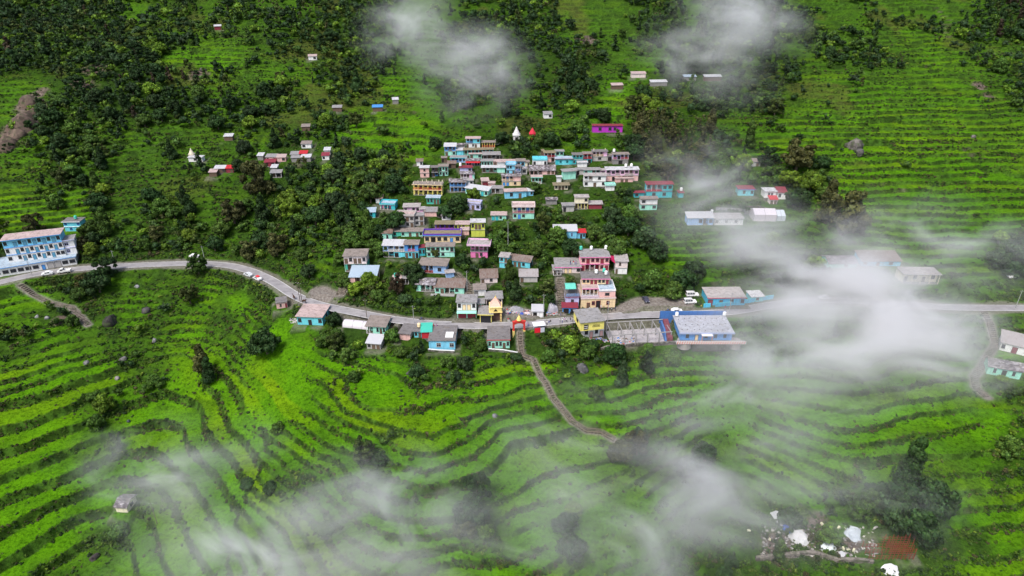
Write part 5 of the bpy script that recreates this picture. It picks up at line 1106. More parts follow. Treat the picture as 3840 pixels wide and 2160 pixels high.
def plant_trees():
    tr = spread_trees(None)
    full = [(a, b, float(ground(np.array([a]), np.array([b]))[0]), r, ck, sh) for a, b, r, ck, sh in HAND]
    pr = []
    for q in tr:
        px, py, dep = proj(q[0], q[1], q[2] + q[3]); vis = -60 < px < 3900 and -80 < py < 2240
        pr.append((-(q[3] / dep) if vis else 1, q))
    pr.sort(key=lambda a: a[0]); pick = [q for s, q in pr[:300 - len(full)]]; rest = [q for s, q in pr[300 - len(full):]]
    protos = {}
    nv = dict(round=5, tall=2, open=3, cone=2, bush=3)
    for sh, n in nv.items():
        for i in range(n):
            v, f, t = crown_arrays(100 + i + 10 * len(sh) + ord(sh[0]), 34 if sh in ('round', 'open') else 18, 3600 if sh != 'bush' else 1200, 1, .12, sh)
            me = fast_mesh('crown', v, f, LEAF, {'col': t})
            tm = trunk_mb(i, {'round': 1.0, 'tall': 1.9, 'open': 1.15, 'cone': 2.2, 'bush': .35}[sh], .10 if sh != 'bush' else .05, .5 if sh in ('round', 'open') else .2).mesh('trunk', BARK)
            protos[sh, i] = (me, tm)
    placed = []
    for j, (x, y, z, r, ck, sh) in enumerate(full + pick):
        i = int(RNG.integers(nv[sh])); me, tm = protos[sh, i]; c = np.array(TREECOL[ck]) * (.75 + .5 * RNG.random()) * (1 + .12 * (RNG.random(3) - .5))
        root = link({'cone': 'conifer_tree', 'bush': 'shrub'}.get(sh, 'broadleaf_tree'), None, None, (x, y, z), RNG.random() * 6.28); root.scale = (r, r, r * (.85 + .3 * RNG.random()))
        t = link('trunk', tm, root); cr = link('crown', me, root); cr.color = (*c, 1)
        placed.append((root, x, y, z, r, ck, sh, j < len(full)))
    T = {sh: [crown_arrays(300 + i + ord(sh[0]), 8, 200, 1, .24, sh) for i in range(3)] for sh in ('round', 'tall', 'open', 'cone')}
    V = []; n = 0; parts = []
    for sh in T:
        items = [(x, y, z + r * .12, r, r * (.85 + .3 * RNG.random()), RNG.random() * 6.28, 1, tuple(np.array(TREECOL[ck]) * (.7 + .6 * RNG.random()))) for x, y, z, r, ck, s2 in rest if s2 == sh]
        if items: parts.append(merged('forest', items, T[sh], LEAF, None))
    # join the four crown kinds into one mesh
    vs, fs, cs = [], [], []
    for me in parts:
        k = len(me.vertices); v = np.empty(k * 3, np.float32); me.vertices.foreach_get('co', v); l = np.empty(len(me.loops), np.int32); me.loops.foreach_get('vertex_index', l)
        c = np.empty(k * 4, np.float32); me.attributes['col'].data.foreach_get('color', c)
        vs.append(v.reshape(-1, 3)); fs.append(l.reshape(-1, 3) + n); cs.append(c.reshape(-1, 4)[:, :3]); n += k
    o = link('forest', fast_mesh('forest', np.concatenate(vs), np.concatenate(fs), LEAF, {'col': np.concatenate(cs)}))
    tag(o, 'dense mixed forest and scattered far trees covering the mountainside', 'forest', None, 'stuff')
    print('trees', len(placed), len(rest), flush=True)
    return placed
PLACED = plant_trees()

# ---------------------------------------------------------------- things standing in the place (built once the ground is final)
for s in ST: build_stairs(*s)
# the concrete frame of an unfinished hall
def hall_frame():
    r = thing('unfinished_hall', 'roofless concrete frame of posts and beams beside the yellow shop', 'building frame', (fm[0], fm[1], zf), fang)
    MB().box(-fw / 2, fw / 2, 0, 8.6, -.8, .06).build('floor_slab', slab((.46, .43, .44), 0), r)
    xs = np.linspace(-fw / 2 + .3, fw / 2 - .3, 6)
    for i, x in enumerate(xs):
        for y in (.3, 4.3, 8.3): MB().box(x - .14, x + .14, y - .14, y + .14, .06, 3.1).build('post', CONC, r)
        MB().bar((x, .3, 3.22), (x, 8.3, 3.22), .13, 4).build('crossbeam', CONC, r)
    for y in (.3, 8.3): MB().box(xs[0] - .3, xs[-1] + .3, y - .13, y + .13, 3.36, 3.56).build('beam', CONC, r)
    for k in (1.35, 1.75, 2.3): x = xs[0] + k * (xs[1] - xs[0]); MB().bar((x, -.4, 3.7), (x + .3, 6.2, 4.0), .09, 4).build('joist', CONC, r)
    guard(*src('R6', 1640, 1020), *src('R7', 620, 1240))
hall_frame()
def gate():
    p, sl = road_at('M', 605, -3.9, 0); r = thing('temple_arch', 'red and yellow temple arch with a small gilded dome at the stair head', 'gateway', (p[0], p[1], -.2), sl)
    red, yel = plain((.62, .05, .04), .6, 0, 'red_paint'), plain((.78, .60, .20), .6, 0, 'yellow_paint')
    for s in (-1, 1):
        q = MB().box(s * 1.75 - .3, s * 1.75 + .3, -.3, .3, 0, 3.6).build('pillar', red, r); MB().box(s * 1.75 - .36, s * 1.75 + .36, -.36, .36, -2.2, .5).build('base', yel, q)
    m = MB(); n = 12
    for i in range(n):
        a0, a1 = math.pi * i / n, math.pi * (i + 1) / n; m.add([(-1.45 * math.cos(a0), y, 2.5 + .7 * math.sin(a0)) for y in (-.22, .22)] + [(-1.45 * math.cos(a1), y, 2.5 + .7 * math.sin(a1)) for y in (-.22, .22)] + [(-1.45 * math.cos(a0), y, 3.6) for y in (-.22, .22)] + [(-1.45 * math.cos(a1), y, 3.6) for y in (-.22, .22)], [(0, 2, 6, 4), (1, 5, 7, 3), (0, 1, 3, 2)])
    m.build('arch_panel', red, r)
    MB().box(-2.15, 2.15, -.42, .42, 3.6, 3.95).box(-1.2, 1.2, -.36, .36, 3.95, 4.25).build('cornice', red, r)
    MB().lathe([(.75, 4.25), (.82, 4.5), (.6, 4.9), (.66, 5.0), (.42, 5.4), (.46, 5.5), (.15, 5.9), (.05, 6.5)], n=12).build('dome', yel, r)
    guard(*src('M', 530, 180), *src('M', 690, 400))
gate()
def temple_tower():
    p = at('R6', 205, 985); r = thing('temple_tower', 'yellow temple porch with striped corner pillars and a tiered pink and gold spire', 'temple', (p[0], p[1], p[2]), .05); yel = plain((.80, .62, .24), .6, 0, 'yellow_paint')
    for x in (-1.7, 1.7):
        for y in (0, 3.2):
            q = MB().box(x - .3, x + .3, y - .3, y + .3, -1.2, 3.6).build('pillar', yel, r); k = MB()
            for i in range(6): k.box(x - .34, x + .34, y - .34, y + .34, .2 + i * .58, .36 + i * .58)
            k.build('stripe', plain((.16, .06, .05), .7), q)
    MB().box(-1.4, 1.4, .6, 3.2, -1.2, 3.55).build('inner_room', plain((.10, .06, .05), .9), r)
    MB().box(-2.2, 2.2, -.5, 3.7, 3.6, 3.85).build('cornice', yel, r)
    MB().box(-2.0, 2.0, -.3, 3.5, 3.85, 5.3).box(-2.15, 2.15, -.45, 3.65, 5.3, 5.5).build('upper_room', yel, r)
    MB().add([(-.8, -.34, 4.0), (.8, -.34, 4.0), (0, -.34, 5.0), (-.8, -.31, 4.0), (.8, -.31, 4.0), (0, -.31, 5.0)], [(0, 1, 2), (5, 4, 3), (0, 3, 4, 1), (1, 4, 5, 2), (2, 5, 3, 0)]).build('niche', VOID, r)
    m = MB()
    for i in range(5): w = 1.9 - i * .36; z = 5.5 + i * .55; m.box(-w, w, 1.6 - w * .9, 1.6 + w * .9, z, z + .55, (-w * .78, w * .78, 1.6 - w * .7, 1.6 + w * .7))
    m.build('spire', plain((.80, .50, .40), .6, 0, 'pink_paint'), r); MB().lathe([(.25, 8.25), (.3, 8.4), (.1, 8.7), (.02, 9.3)], (0, 1.6, 0), 8).build('finial', plain((.8, .6, .15), .4, .3), r)
    guard(*src('R6', 140, 740), *src('R6', 270, 985))
temple_tower()
def shrine(v, x, y, c, h, label, cone=False):
    p = at(v, x, y); r = thing('shrine', label, 'temple', tuple(p)); w = h * .28; m = paint(c, .7, .25)
    MB().box(-w, w, 0, 2 * w, -.8, h * .42).box(-w * 1.15, w * 1.15, -w * .15, w * 2.15, h * .42, h * .47).build('sanctum', m, r); MB().box(-w * .4, w * .4, -.03, .0, 0, h * .3).build('doorway', VOID, r)
    pr = [(w * 1.05, h * .47), (w * .9, h * .6), (w * .55, h * .8), (w * .3, h * .92), (w * .36, h * .95), (.06, h * 1.12)] if not cone else [(w * 1.3, h * .47), (w * .7, h * .75), (w * .1, h * 1.0), (.04, h * 1.1)]
    MB().lathe(pr, (0, w, 0), 12).build('spire', m, r); q = proj(*p); guard(q[0] - 25, q[1] - 65, q[0] + 25, q[1])
shrine('E', 1322, 1062, (.70, .68, .68), 5.5, 'white temple with slender curved spire above the village'); shrine('E', 1442, 1045, (.60, .03, .06), 4.5, 'red conical temple roof above the village', True)
shrine('E', 1180, 1080, (.7, .7, .68), 3.6, 'little white shrine beside the yellow pillared porch house'); shrine('H6', 380, 300, (.7, .64, .5), 4, 'small cream shrine tower behind the white chapel on the left slope')
# painted sign on the yellow shop: black badge with two lines and two lines of script too small to read
def sign():
    b = REG['yellow upper storey with painted sign']; r = b['root']; w, h = b['w'], b['h']; bk = plain((.02, .018, .015), .6, 0, 'black_paint'); wh_ = plain((.8, .78, .75), .6, 0, 'white_paint'); g = random.Random(4)
    bd = MB().box(-w * .36, -w * .17, -.05, -.004, h * .14, h * .72).build('badge', bk, r)
    k = MB()
    for z in (.26, .48):
        x = -w * .34
        while x < -w * .20: s = g.uniform(.16, .30); k.box(x, x + s, -.07, -.052, h * z, h * (z + g.uniform(.07, .12))); x += s + .06
    k.build('lettering', wh_, bd); k = MB()
    for z, x0, x1 in ((.50, .03, .36), (.34, .00, .36)):
        x = w * x0; k.box(w * x0, w * (x1 - .03), -.026, -.006, h * (z + .115), h * (z + .135))
        while x < w * x1 - .4: s = g.uniform(.10, .22); zz = g.uniform(-.03, .02); k.box(x, x + .05, -.03, -.006, h * (z + zz), h * (z + .115)); k.box(x + .051, x + s, -.03, -.006, h * (z + .03 + zz), h * (z + .065 + zz)); x += s + .07
    k.build('lettering', bk, r); MB().box(-w * .14, -w * .135, -.03, -.004, h * .12, h * .8).build('divider', wh_, r)
    L = MB().box(-w / 2 - .03, -w / 2 - .004, b['dep'] * .35, b['dep'] * .60, h * .4, h * .8).build('badge', bk, r)
sign()
def walkway():
    b = REG['cobalt blue school building']; r = b['root']; w, dep = b['w'], b['dep']; st_ = plain((.62, .16, .12), .6, 0, 'red_stripe'); wt = plain((.74, .70, .70), .6, 0, 'white_paint')
    MB().box(-w / 2 - 1.5, w / 2 + 4.2, -1.9, -.16, -.25, .02).build('walkway', CONC, r)
    f = MB().box(-w / 2 - 1.5, w / 2 + 4.2, -2.02, -1.92, -.2, .85).build('parapet', wt, r); m = MB(); n = int((w + 5.7) / .75)
    for i in range(n): x = -w / 2 - 1.45 + i * (w + 5.6) / n; m.add([(x, -2.05, -.18), (x + .34, -2.05, -.18), (x + .6, -2.05, .83), (x + .26, -2.05, .83), (x, -2.022, -.18), (x + .34, -2.022, -.18), (x + .6, -2.022, .83), (x + .26, -2.022, .83)], [(0, 1, 2, 3), (7, 6, 5, 4), (0, 4, 5, 1), (1, 5, 6, 2), (2, 6, 7, 3), (3, 7, 4, 0)])
    m.build('stripe', st_, f)
    MB().lathe([(2.3, -2.6), (2.3, -.25)], (-w / 2 + 1.6, .4, 0), 18).build('base_drum', paint((.36, .32, .31)), r); MB().lathe([(1.9, -2.8), (1.9, -.25)], (w / 2 + 1.5, .3, 0), 18).build('base_drum', paint((.36, .32, .31)), r)
    MB().box(-w / 2 + 4, w / 2 - .8, -1.6, -.1, -3.2, -.26).build('base_wall', stone((.12, .11, .10)), r)
    c = MB().box(-1.9, 1.6, -2.0, -.05, 2.75, 2.87).build('porch_roof', wt, r)
    for x in (-1.75, 1.45): MB().box(x - .09, x + .09, -1.85, -1.67, .02, 2.75).build('porch_post', plain((.65, .25, .08), .6), r)
    MB().box(-w / 2 - .62, w / 2 + .62, -.75, -.65, b['h'] - .32, b['h'] + .25).build('fascia', plain((.36, .42, .62), .7), r)
    g = random.Random(3); k = MB()
    for i in range(9):
        for j in range(3): x = -w / 2 + .8 + i * (w - 1) / 8.5 + g.uniform(-.3, .3); y = 1.2 + j * dep * .34 + g.uniform(-.4, .4); MB().lathe([(.16, 0), (.18, .1), (.10, .14)], (x, y, b['h'] + .17), 8).build('vent_cap', plain((.04, .04, .045), .7), r)
    # flight of steps with striped side wall on the left, blue screen wall behind
    s = MB()
    for i in range(12): s.box(-w / 2 - 3.6, -w / 2 - 1.9, dep * .95 - i * .75, dep * .95 - i * .75 + .75, -2.5, 1.9 - i * .16)
    s.build('side_steps', plain((.20, .06, .08), .8), r); MB().box(-w / 2 - 4.2, -w / 2 - 3.65, .5, dep + .5, -2.4, .9, (-w / 2 - 4.2, -w / 2 - 3.65, 5.5, dep + .5)).build('side_wall', paint((.06, .16, .40)), r)
    MB().box(-w / 2 - 4.5, w / 2 + 1.0, dep + 1.3, dep + 1.55, -.5, b['h'] + 1.1).build('back_wall', paint((.05, .17, .46)), r)
walkway()
# compound and retaining walls
CY = paint((.08, .54, .80), .8, .3)
wall_run([road_at('R7', x, 3.9, 0)[0] for x in (1045, 1140)], 1.5, .25, CY, 'compound_wall', 'short cyan compound wall left of the gate by the road', 'wall', plain((.1, .6, .7), .6))
wall_run([road_at('R7', x, 3.9, 0)[0] for x in (1205, 1400, 1550, 1690, 1850, 1990)], 1.5, .25, CY, 'compound_wall', 'long cyan compound wall running into the mist beside the road', 'wall', plain((.1, .6, .7), .6))
def W(v, px, h, th, mat, label, **k): wall_run([(*at(v, x, y)[:2], gz(*at(v, x, y)[:2])) for x, y in px], h, th, mat, 'retaining_wall', label, 'wall', sink=1.5, **k)
W('R6', [(1560, 1362), (1650, 1352), (1800, 1345), (2000, 1325)], 1.0, .6, stone(), 'dry stone retaining wall below the concrete frame')
W('R7', [(60, 1320), (300, 1318), (560, 1300), (680, 1290)], 1.2, .6, stone(), 'dry stone retaining wall left of the cobalt blue building')
W('R5', [(1245, 1370), (1400, 1385), (1620, 1395)], .8, .5, stone(), 'stone plinth wall with white pipe below the sky-blue house', top=plain((.7, .7, .7), .6))
W('R6', [(110, 1375), (300, 1395), (490, 1405)], .8, .5, stone(), 'stone wall with white pipe below the pale mint house', top=plain((.7, .7, .7), .6))
W('H5', [(430, 960), (700, 930), (1040, 900), (1160, 890), (1280, 930), (1420, 965), (1600, 985), (1840, 1020)], 1.0, .8, stone((.26, .23, .20)), 'curving dry stone wall round the building site at the lower right')
W('R5', [(1280, 578), (1450, 580), (1620, 585)], .3, 1.2, CONC, 'pale concrete terrace edge below the mint row cottages')
W('Q', [(250, 580), (420, 575), (620, 580), (750, 585)], .9, .3, CONC, 'long thin concrete wall above the misty white house')
W('H2', [(1290, 765), (1500, 775), (1700, 800), (1880, 805)], .8, .4, stone(), 'low wall below the white cube cottage')
# greenhouses and tunnel
def tunnel(v, xl, yl, xr, yr, rr, label, c=(.60, .56, .60), gable=False):
    a = at(v, xl, yl); b = at(v, xr, yr, a[2]); d = b - a; L = float(np.hypot(d[0], d[1])); r = thing('greenhouse', label, 'greenhouse', tuple(a), math.atan2(d[1], d[0])); m = MB(); n = 12; pts = []
    for i in range(n + 1): t = math.pi * i / n; pts.append((-rr * math.cos(t) + rr, rr * math.sin(t) * 1.05))
    if gable: pts = [(0, 0), (0, rr * .9), (rr, rr * 1.35), (2 * rr, rr * .9), (2 * rr, 0)]
    k = len(pts); m.v = [(0, p, z - .3) for p, z in pts] + [(L, p, z - .3) for p, z in pts]; m.f = [(i, k + i, k + i + 1, i + 1) for i in range(k - 1)] + [tuple(range(k)), tuple(range(k, 2 * k))[::-1]]
    m.build('cover', plain(c, .45, 0, 'plastic_sheet'), r, smooth=False); h = MB()
    for q in np.linspace(.1, L - .1, max(3, int(L / 2.5))):
        for i in range(k - 1): h.bar((q, pts[i][0], pts[i][1] - .27), (q, pts[i + 1][0], pts[i + 1][1] - .27), .05, 4)
    h.build('hoop', STEEL, r); q = src(v, xl, yl), src(v, xr, yr); guard(q[0][0], q[0][1] - 40, q[1][0], q[1][1] - 5)
tunnel('R8', 1560, 1290, 2100, 1345, 2.0, 'long white plastic tunnel below the road')
tunnel('H2', 1392, 985, 1760, 990, 3.4, 'white plastic greenhouse right of the ruined white house', gable=True); tunnel('H2', 1762, 1000, 1905, 1000, 3.2, 'small pale grey greenhouse with pointed roof', (.52, .57, .62), True)
# poles and wires
PL = [('R5', 365, 880, 9), ('R5', 1040, 965, 8), ('R6', 820, 935, 9), ('R6', 1648, 965, 9), ('R8', 800, 830, 8), ('R8', 835, 840, 8), ('H7', 130, 370, 7), ('H7', 1360, 305, 7), ('H1', 515, 1165, 8), ('R7', 1390, 850, 8), ('H8', 1045, 940, 8), ('R4', 250, 860, 11), ('R5', 1800, 500, 8), ('H4', 860, 20, 7)]
tops = {}
names = ['beside the road above the white plastic tunnel', 'at the road edge above the little yard', 'behind the white tarpaulin stall', 'in front of the peach hotel', 'left of a pair by the two horses', 'right of a pair by the two horses', 'at the left where the road leaves the trees', 'beside the road below the parked white car', 'in front of the white shop row', 'before the cyan roadside house', 'alone in the fields right of the cream hut', 'very tall and thin on the green bank mid village', 'beside the winding stone stairway', 'at the right end of the road']
for i, (v, x, y, h) in enumerate(PL):
    p = at(v, x, y); p[2] = gz(p[0], p[1]); tops[i] = pole(p, h, WOOD if i in (0, 10, 4, 5) else plain((.42, .42, .42), .7, .3, 'galvanised'), 'slim utility pole ' + names[i])
for i, (a, b) in enumerate([(6, 7), (7, 4), (4, 0), (0, 1), (1, 2), (2, 3), (3, 9), (11, 12), (8, 6)]): wire(tops[a], tops[b], ['sagging wire over the left bend of the road', 'sagging wire down to the horses', 'wire above the plastic tunnel', 'wire above the little yard', 'wire crossing in front of the bank and temple', 'wire in front of the peach hotel', 'wire above the concrete frame', 'wire over the middle stairway', 'wire before the left hotel'][i])
# vehicles
def on_road(v, x, off): return road_at(v, x, off)
p, s = on_road('R7', 672, 1.4); vehicle(p, s + math.pi, 'car', (.8, .8, .8), 'white hatchback driving on the road above the cobalt blue building')
p = at('R7', 855, 722); vehicle((p[0], p[1], gz(*p[:2])), math.pi + .1, 'jeep', (.8, .8, .78), 'white jeep with roof rack on the gravel lay-by', 'jeep')
p = at('R7', 895, 700); vehicle((p[0] + .4, p[1] + 3, gz(p[0] + .4, p[1] + 3)), math.pi + .05, 'jeep', (.78, .78, .76), 'white jeep half hidden behind the roof-racked one', 'jeep')
p = at('R7', 258, 682); vehicle((p[0], p[1], gz(*p[:2])), rad(100), 'car', (.06, .06, .09), 'dark car facing away on the track')
p, s = on_road('H1', 795, -1.6); vehicle((p[0], p[1] - 1.2, .06), s + .05, 'car', (.8, .8, .8), 'white sedan on the road below the left hotel')
p, s = on_road('H1', 1060, -1.4); vehicle((p[0], p[1] - .9, .06), s, 'truck', (.78, .78, .76), 'white pickup truck on the road right of the white sedan', 'truck')
p = at('H7', 1212, 240); vehicle((p[0], p[1], gz(*p[:2])), math.pi, 'car', (.8, .8, .8), 'white car parked above the road in the grass')
p, s = on_road('H7', 2085, -3.6); vehicle((p[0], p[1], gz(*p[:2])), s, 'car', (.8, .8, .8), 'white car with red load on its roof at the road bend', stripe=(.65, .04, .05))
p, s = on_road('H7', 1960, -3.7); vehicle((p[0], p[1], gz(*p[:2])), s, 'car', (.62, .64, .66), 'silver car parked behind the red-loaded car')
p = at('H3', 2445, 580); vehicle((p[0], p[1], gz(*p[:2])), .1, 'car', (.8, .8, .8), 'white car half hidden behind a tree at the right edge')
p, s = on_road('H3', 270, .8); vehicle(p, s, 'car', (.8, .8, .84), 'pale car swallowed by the mist on the road')
for i, (v, x, off, c) in enumerate([('R5', 1150, 1.9, (.03, .06, .4)), ('R5', 1585, -2.0, (.02, .02, .02)), ('R5', 535, -2.0, (.02, .02, .03)), ('R6', 1560, 4.0, (.5, .5, .5)), ('R6', 1600, 4.0, (.02, .02, .02)), ('R6', 1650, 4.1, (.4, .03, .03)), ('R6', 1700, 4.2, (.6, .6, .6)), ('R6', 1745, 4.3, (.02, .03, .2)), ('R6', 1290, 4.0, (.02, .02, .02)), ('R6', 1220, 4.0, (.2, .1, .3)), ('R6', 1160, 4.0, (.02, .02, .02)), ('R7', 560, 2.0, (.03, .1, .4))]):
    p, s = on_road(v, x, off); motorbike((p[0], p[1], gz(p[0], p[1])), s + (1.3 if off > 3 else .1), c, ['blue motorbike on the road above the little yard', 'black motorbike behind the sky-blue house', 'black motorbike beside the road at the mint house', 'grey motorbike, first of the row under the peach hotel', 'black motorbike, second of the row under the peach hotel', 'red motorbike in the row under the peach hotel', 'silver motorbike in the row under the peach hotel', 'dark blue motorbike, last of the row under the peach hotel', 'black motorbike by the blue stall', 'violet motorbike by the blue stall', 'black motorbike left of the blue stall', 'blue motorbike near the blue iron gate'][i])
# kiosk, road sign, flags
def kiosk():
    p, sl = road_at('R6', 762, -4.0, 0); r = thing('kiosk', 'white canvas kiosk with bright red front panel on the valley side of the road', 'kiosk', (p[0], p[1], -.1), sl)
    for x in (-1.7, 1.7):
        for y in (-1.1, 1.1): MB().box(x - .05, x + .05, y - .05, y + .05, -1.5, 2.3).build('post', STEEL, r)
    MB().box(-2.0, 2.0, -1.4, 1.4, 2.3, 2.4, (-.3, .3, -.2, .2)).add([], []).build('awning', plain((.76, .76, .78), .6, 0, 'canvas'), r); MB().box(-1.6, .3, -1.22, -1.14, -.4, 1.5).build('front_panel', plain((.75, .02, .04), .5, 0, 'red_paint'), r)
    MB().box(.35, 1.7, -1.2, -1.12, -.4, 1.4).box(-1.7, 1.7, 1.1, 1.16, -.4, 1.9).build('canvas_side', plain((.55, .58, .66), .7, 0, 'canvas'), r); guard(*src('R6', 695, 985), *src('R6', 825, 1100))
kiosk()
p, s = road_at('R6', 265, 4.2, 0); r = thing('road_sign', 'small green and white road sign beside the yellow temple porch', 'sign', (p[0], p[1], gz(p[0], p[1]))); MB().bar((0, 0, -.4), (0, 0, 2.6), .05, 5).build('post', STEEL, r); b = MB().box(-.75, .75, -.09, -.05, 1.8, 2.9).build('board', plain((.75, .76, .72), .5), r); MB().box(-.68, .68, -.10, -.092, 1.87, 2.83).build('face', plain((.02, .28, .12), .5), b)
# people
G_ = random.Random(9); cl = [((.75, .75, .74), 'white'), ((.05, .08, .3), 'dark blue'), ((.5, .04, .05), 'red'), ((.02, .02, .02), 'black'), ((.55, .3, .5), 'pink'), ((.30, .30, .32), 'grey'), ((.7, .5, .1), 'yellow'), ((.1, .3, .35), 'teal')]
PPL = [('R6', 362, 2.0, 2, 0, 'waiting left of the temple arch'), ('R6', 388, 2.0, 3, 0, 'just left of the temple arch'), ('R6', 352, 4.6, 0, 4, 'walking past the road sign'), ('R6', 378, 4.6, 0, 1, 'right of another in white past the road sign'), ('R6', 612, -1.5, 4, 5, 'right of the temple arch'), ('R6', 630, -1.5, 5, 1, 'walking between the arch and the kiosk'),
       ('R6', 860, -1.6, 0, 3, 'right of the kiosk'), ('R6', 895, -1.8, 1, 0, 'in the group right of the kiosk'), ('R6', 910, -1.4, 3, 0, 'at the right of the group by the kiosk'), ('R6', 1035, -1.0, 0, 5, 'at the bend right of the kiosk'), ('R6', 1060, -1.2, 0, 1, 'in the middle of the row walking up the road'), ('R6', 1090, -.9, 4, 5, 'in the row walking up the road'), ('R6', 1122, -1.1, 0, 3, 'near the end of the row walking up the road'), ('R6', 1175, -1.4, 3, 5, 'left of the yellow shop roof'), ('R6', 1195, -1.4, 5, 3, 'closest to the yellow shop roof'),
       ('R6', 1420, 3.7, 0, 0, 'by the parked motorbikes'), ('R6', 1045, 3.4, 5, 1, 'at the foot of the steep stairway'), ('R7', 1010, 3.4, 6, 3, 'standing beside the road left of the cyan wall'), ('R7', 1330, 1.5, 2, 5, 'by the blue gate'), ('R5', 1320, -2.8, 2, 1, 'behind the dark flat roof'), ('R5', 1360, -2.8, 4, 3, 'behind the dark flat roof, right one')]
for v, x, off, a, b, w in PPL:
    p, s = road_at(v, x, off); z = gz(p[0], p[1]) if abs(off) > 2.8 else .05
    person((p[0], p[1], z), G_.random() * 6.28, cl[a][0], cl[b][0], f'person in {cl[a][1]} top {w}', 'walk' if 'walking' in w else 'stand')
i1 = REG['low pink house']
for k, (lx, a, b) in enumerate([(.9, 3, 1), (2.0, 2, 0), (2.9, 4, 1)]): person(loc(i1, lx, 1.6, i1['top']), [2.2, 3.4, 4.0][k], cl[a][0], cl[b][0], ['person in black top, left of three on the low pink roof', 'person in red top, middle of three on the low pink roof', 'person in pink top, right of three on the low pink roof'][k], 'stand' if k else 'reach')
i2 = REG['peach three-storey hotel']; person(loc(i2, .9, -1.0, i2['z']), 3.1, cl[0][0], cl[2][0], 'person in white top standing at the dark doorway of the peach hotel')
# horses
def horse(p, rz, label):
    V = [(0, 0, 1.15), (-.45, 0, 1.18), (.5, 0, 1.2), (.8, 0, 1.42), (1.05, 0, 1.68), (1.38, 0, 1.5), (-.62, 0, 1.1), (-.75, 0, .7)]; E = [(0, 1), (0, 2), (2, 3), (3, 4), (4, 5), (1, 6), (6, 7)]; R = [(.27, .30), (.26, .28), (.25, .30), (.15, .18), (.10, .12), (.065, .07), .05, .04]
    for s in (-1, 1):
        n = len(V); V += [(.5, s * .17, .85), (.52, s * .17, .5), (.48, s * .17, .08), (-.42, s * .18, .88), (-.36, s * .18, .62), (-.56, s * .18, .42), (-.52, s * .18, .08)]; E += [(2, n), (n, n + 1), (n + 1, n + 2), (1, n + 3), (n + 3, n + 4), (n + 4, n + 5), (n + 5, n + 6)]; R += [.11, .065, .055, .14, .10, .06, .055]
    me = skin('body', V, E, R, [plain((.06, .028, .015), .6, 0, 'horse_coat')], None, 1); r = link('horse', me, None, p, rz); tag(r, label, 'horse')
    MB().bar((.72, 0, 1.58), (1.02, 0, 1.86), .05, 5).build('mane', plain((.015, .01, .01), .8), r)
    for s in (-1, 1): MB().bar((1.02, s * .06, 1.78), (1.04, s * .08, 1.93), .035, 4, .01).build('ear', plain((.05, .025, .015), .7), r)
p, s = road_at('R8', 695, -2.4); horse(p, s + 2.9, 'dark brown horse at the road edge, left of the pole pair'); p, s = road_at('R8', 880, -2.0); horse(p, s + .2, 'dark brown horse on the road, right of the pole pair')
# boulders
for i, (v, x, y, r, c, lb) in enumerate([('G', 1290, 1070, 5.5, (.30, .27, .25), 'tall grey boulder with a pale cap on the right slope'), ('G', 1330, 1150, 3, (.26, .24, .24), 'dark boulder below the tall pale-capped one'), ('B', 830, 490, 3.8, (.10, .09, .085), 'long black rock outcrop in the left scrub'), ('B', 1110, 410, 2.2, (.20, .18, .19), 'grey boulder above the black outcrop'), ('M', 1590, 960, 2.8, (.26, .26, .27), 'mossy slanting boulder below the yellow shop'), ('B', 930, 780, 1.6, (.5, .48, .47), 'pale broken stones in the terraces'), ('H8', 190, 1380, 1.6, (.16, .13, .13), 'dark boulder in the lower left grass'), ('F', 205, 1045, 1.4, (.34, .26, .22), 'brown standing stone on a terrace edge'), ('F', 510, 405, 1.3, (.24, .23, .24), 'small grey boulder below the long field'), ('F', 1155, 725, 1.1, (.42, .42, .44), 'pale stone at a terrace corner'), ('G', 505, 455, 2.2, (.5, .46, .46), 'pale rocks under the upper right cloud'), ('G', 2200, 1020, 1.6, (.4, .36, .34), 'pale rock in the far right terraces'), ('B', 280, 455, 1.2, (.66, .66, .66), 'white slab in the left scrub'), ('B', 355, 468, 1.2, (.66, .66, .66), 'white slab right of another in the left scrub'), ('B', 1030, 225, 1.3, (.6, .62, .64), 'white boulder below the road trees'), ('B', 965, 1240, .9, (.14, .16, .2), 'blue-grey stone in a bright field'), ('B', 1165, 640, 1.2, (.5, .5, .5), 'pale stream rock in the middle left'), ('B', 650, 800, 1.3, (.4, .4, .4), 'pale gully rock on the left'), ('B', 880, 910, 1.2, (.55, .5, .48), 'pale stone heap above the hedge'), ('A', 1530, 530, 2.6, (.2, .17, .16), 'dark crag on the middle left slope')]):
    p = at(v, x, y); boulder((p[0], p[1], gz(*p[:2]) + r * .1), r * .85, tuple(q * .62 for q in c), lb, 40 + i, .8)
for i, (x, y, r, w_) in enumerate([(250, 770, 8, 'topmost brown crag of the cliff at the left edge'), (215, 850, 9, 'second brown crag of the cliff at the left edge'), (190, 930, 9, 'broad middle crag of the left cliff'), (110, 1000, 8, 'lower brown crag of the left cliff'), (50, 1080, 8, 'lowest brown crag of the left cliff'), (300, 880, 6, 'dark crag right of the middle of the left cliff')]):
    p = at('A', x, y); boulder((p[0], p[1], gz(*p[:2]) - r * .45), r, (.17, .12, .095) if i < 5 else (.08, .07, .06), w_, 80 + i, 1.0)
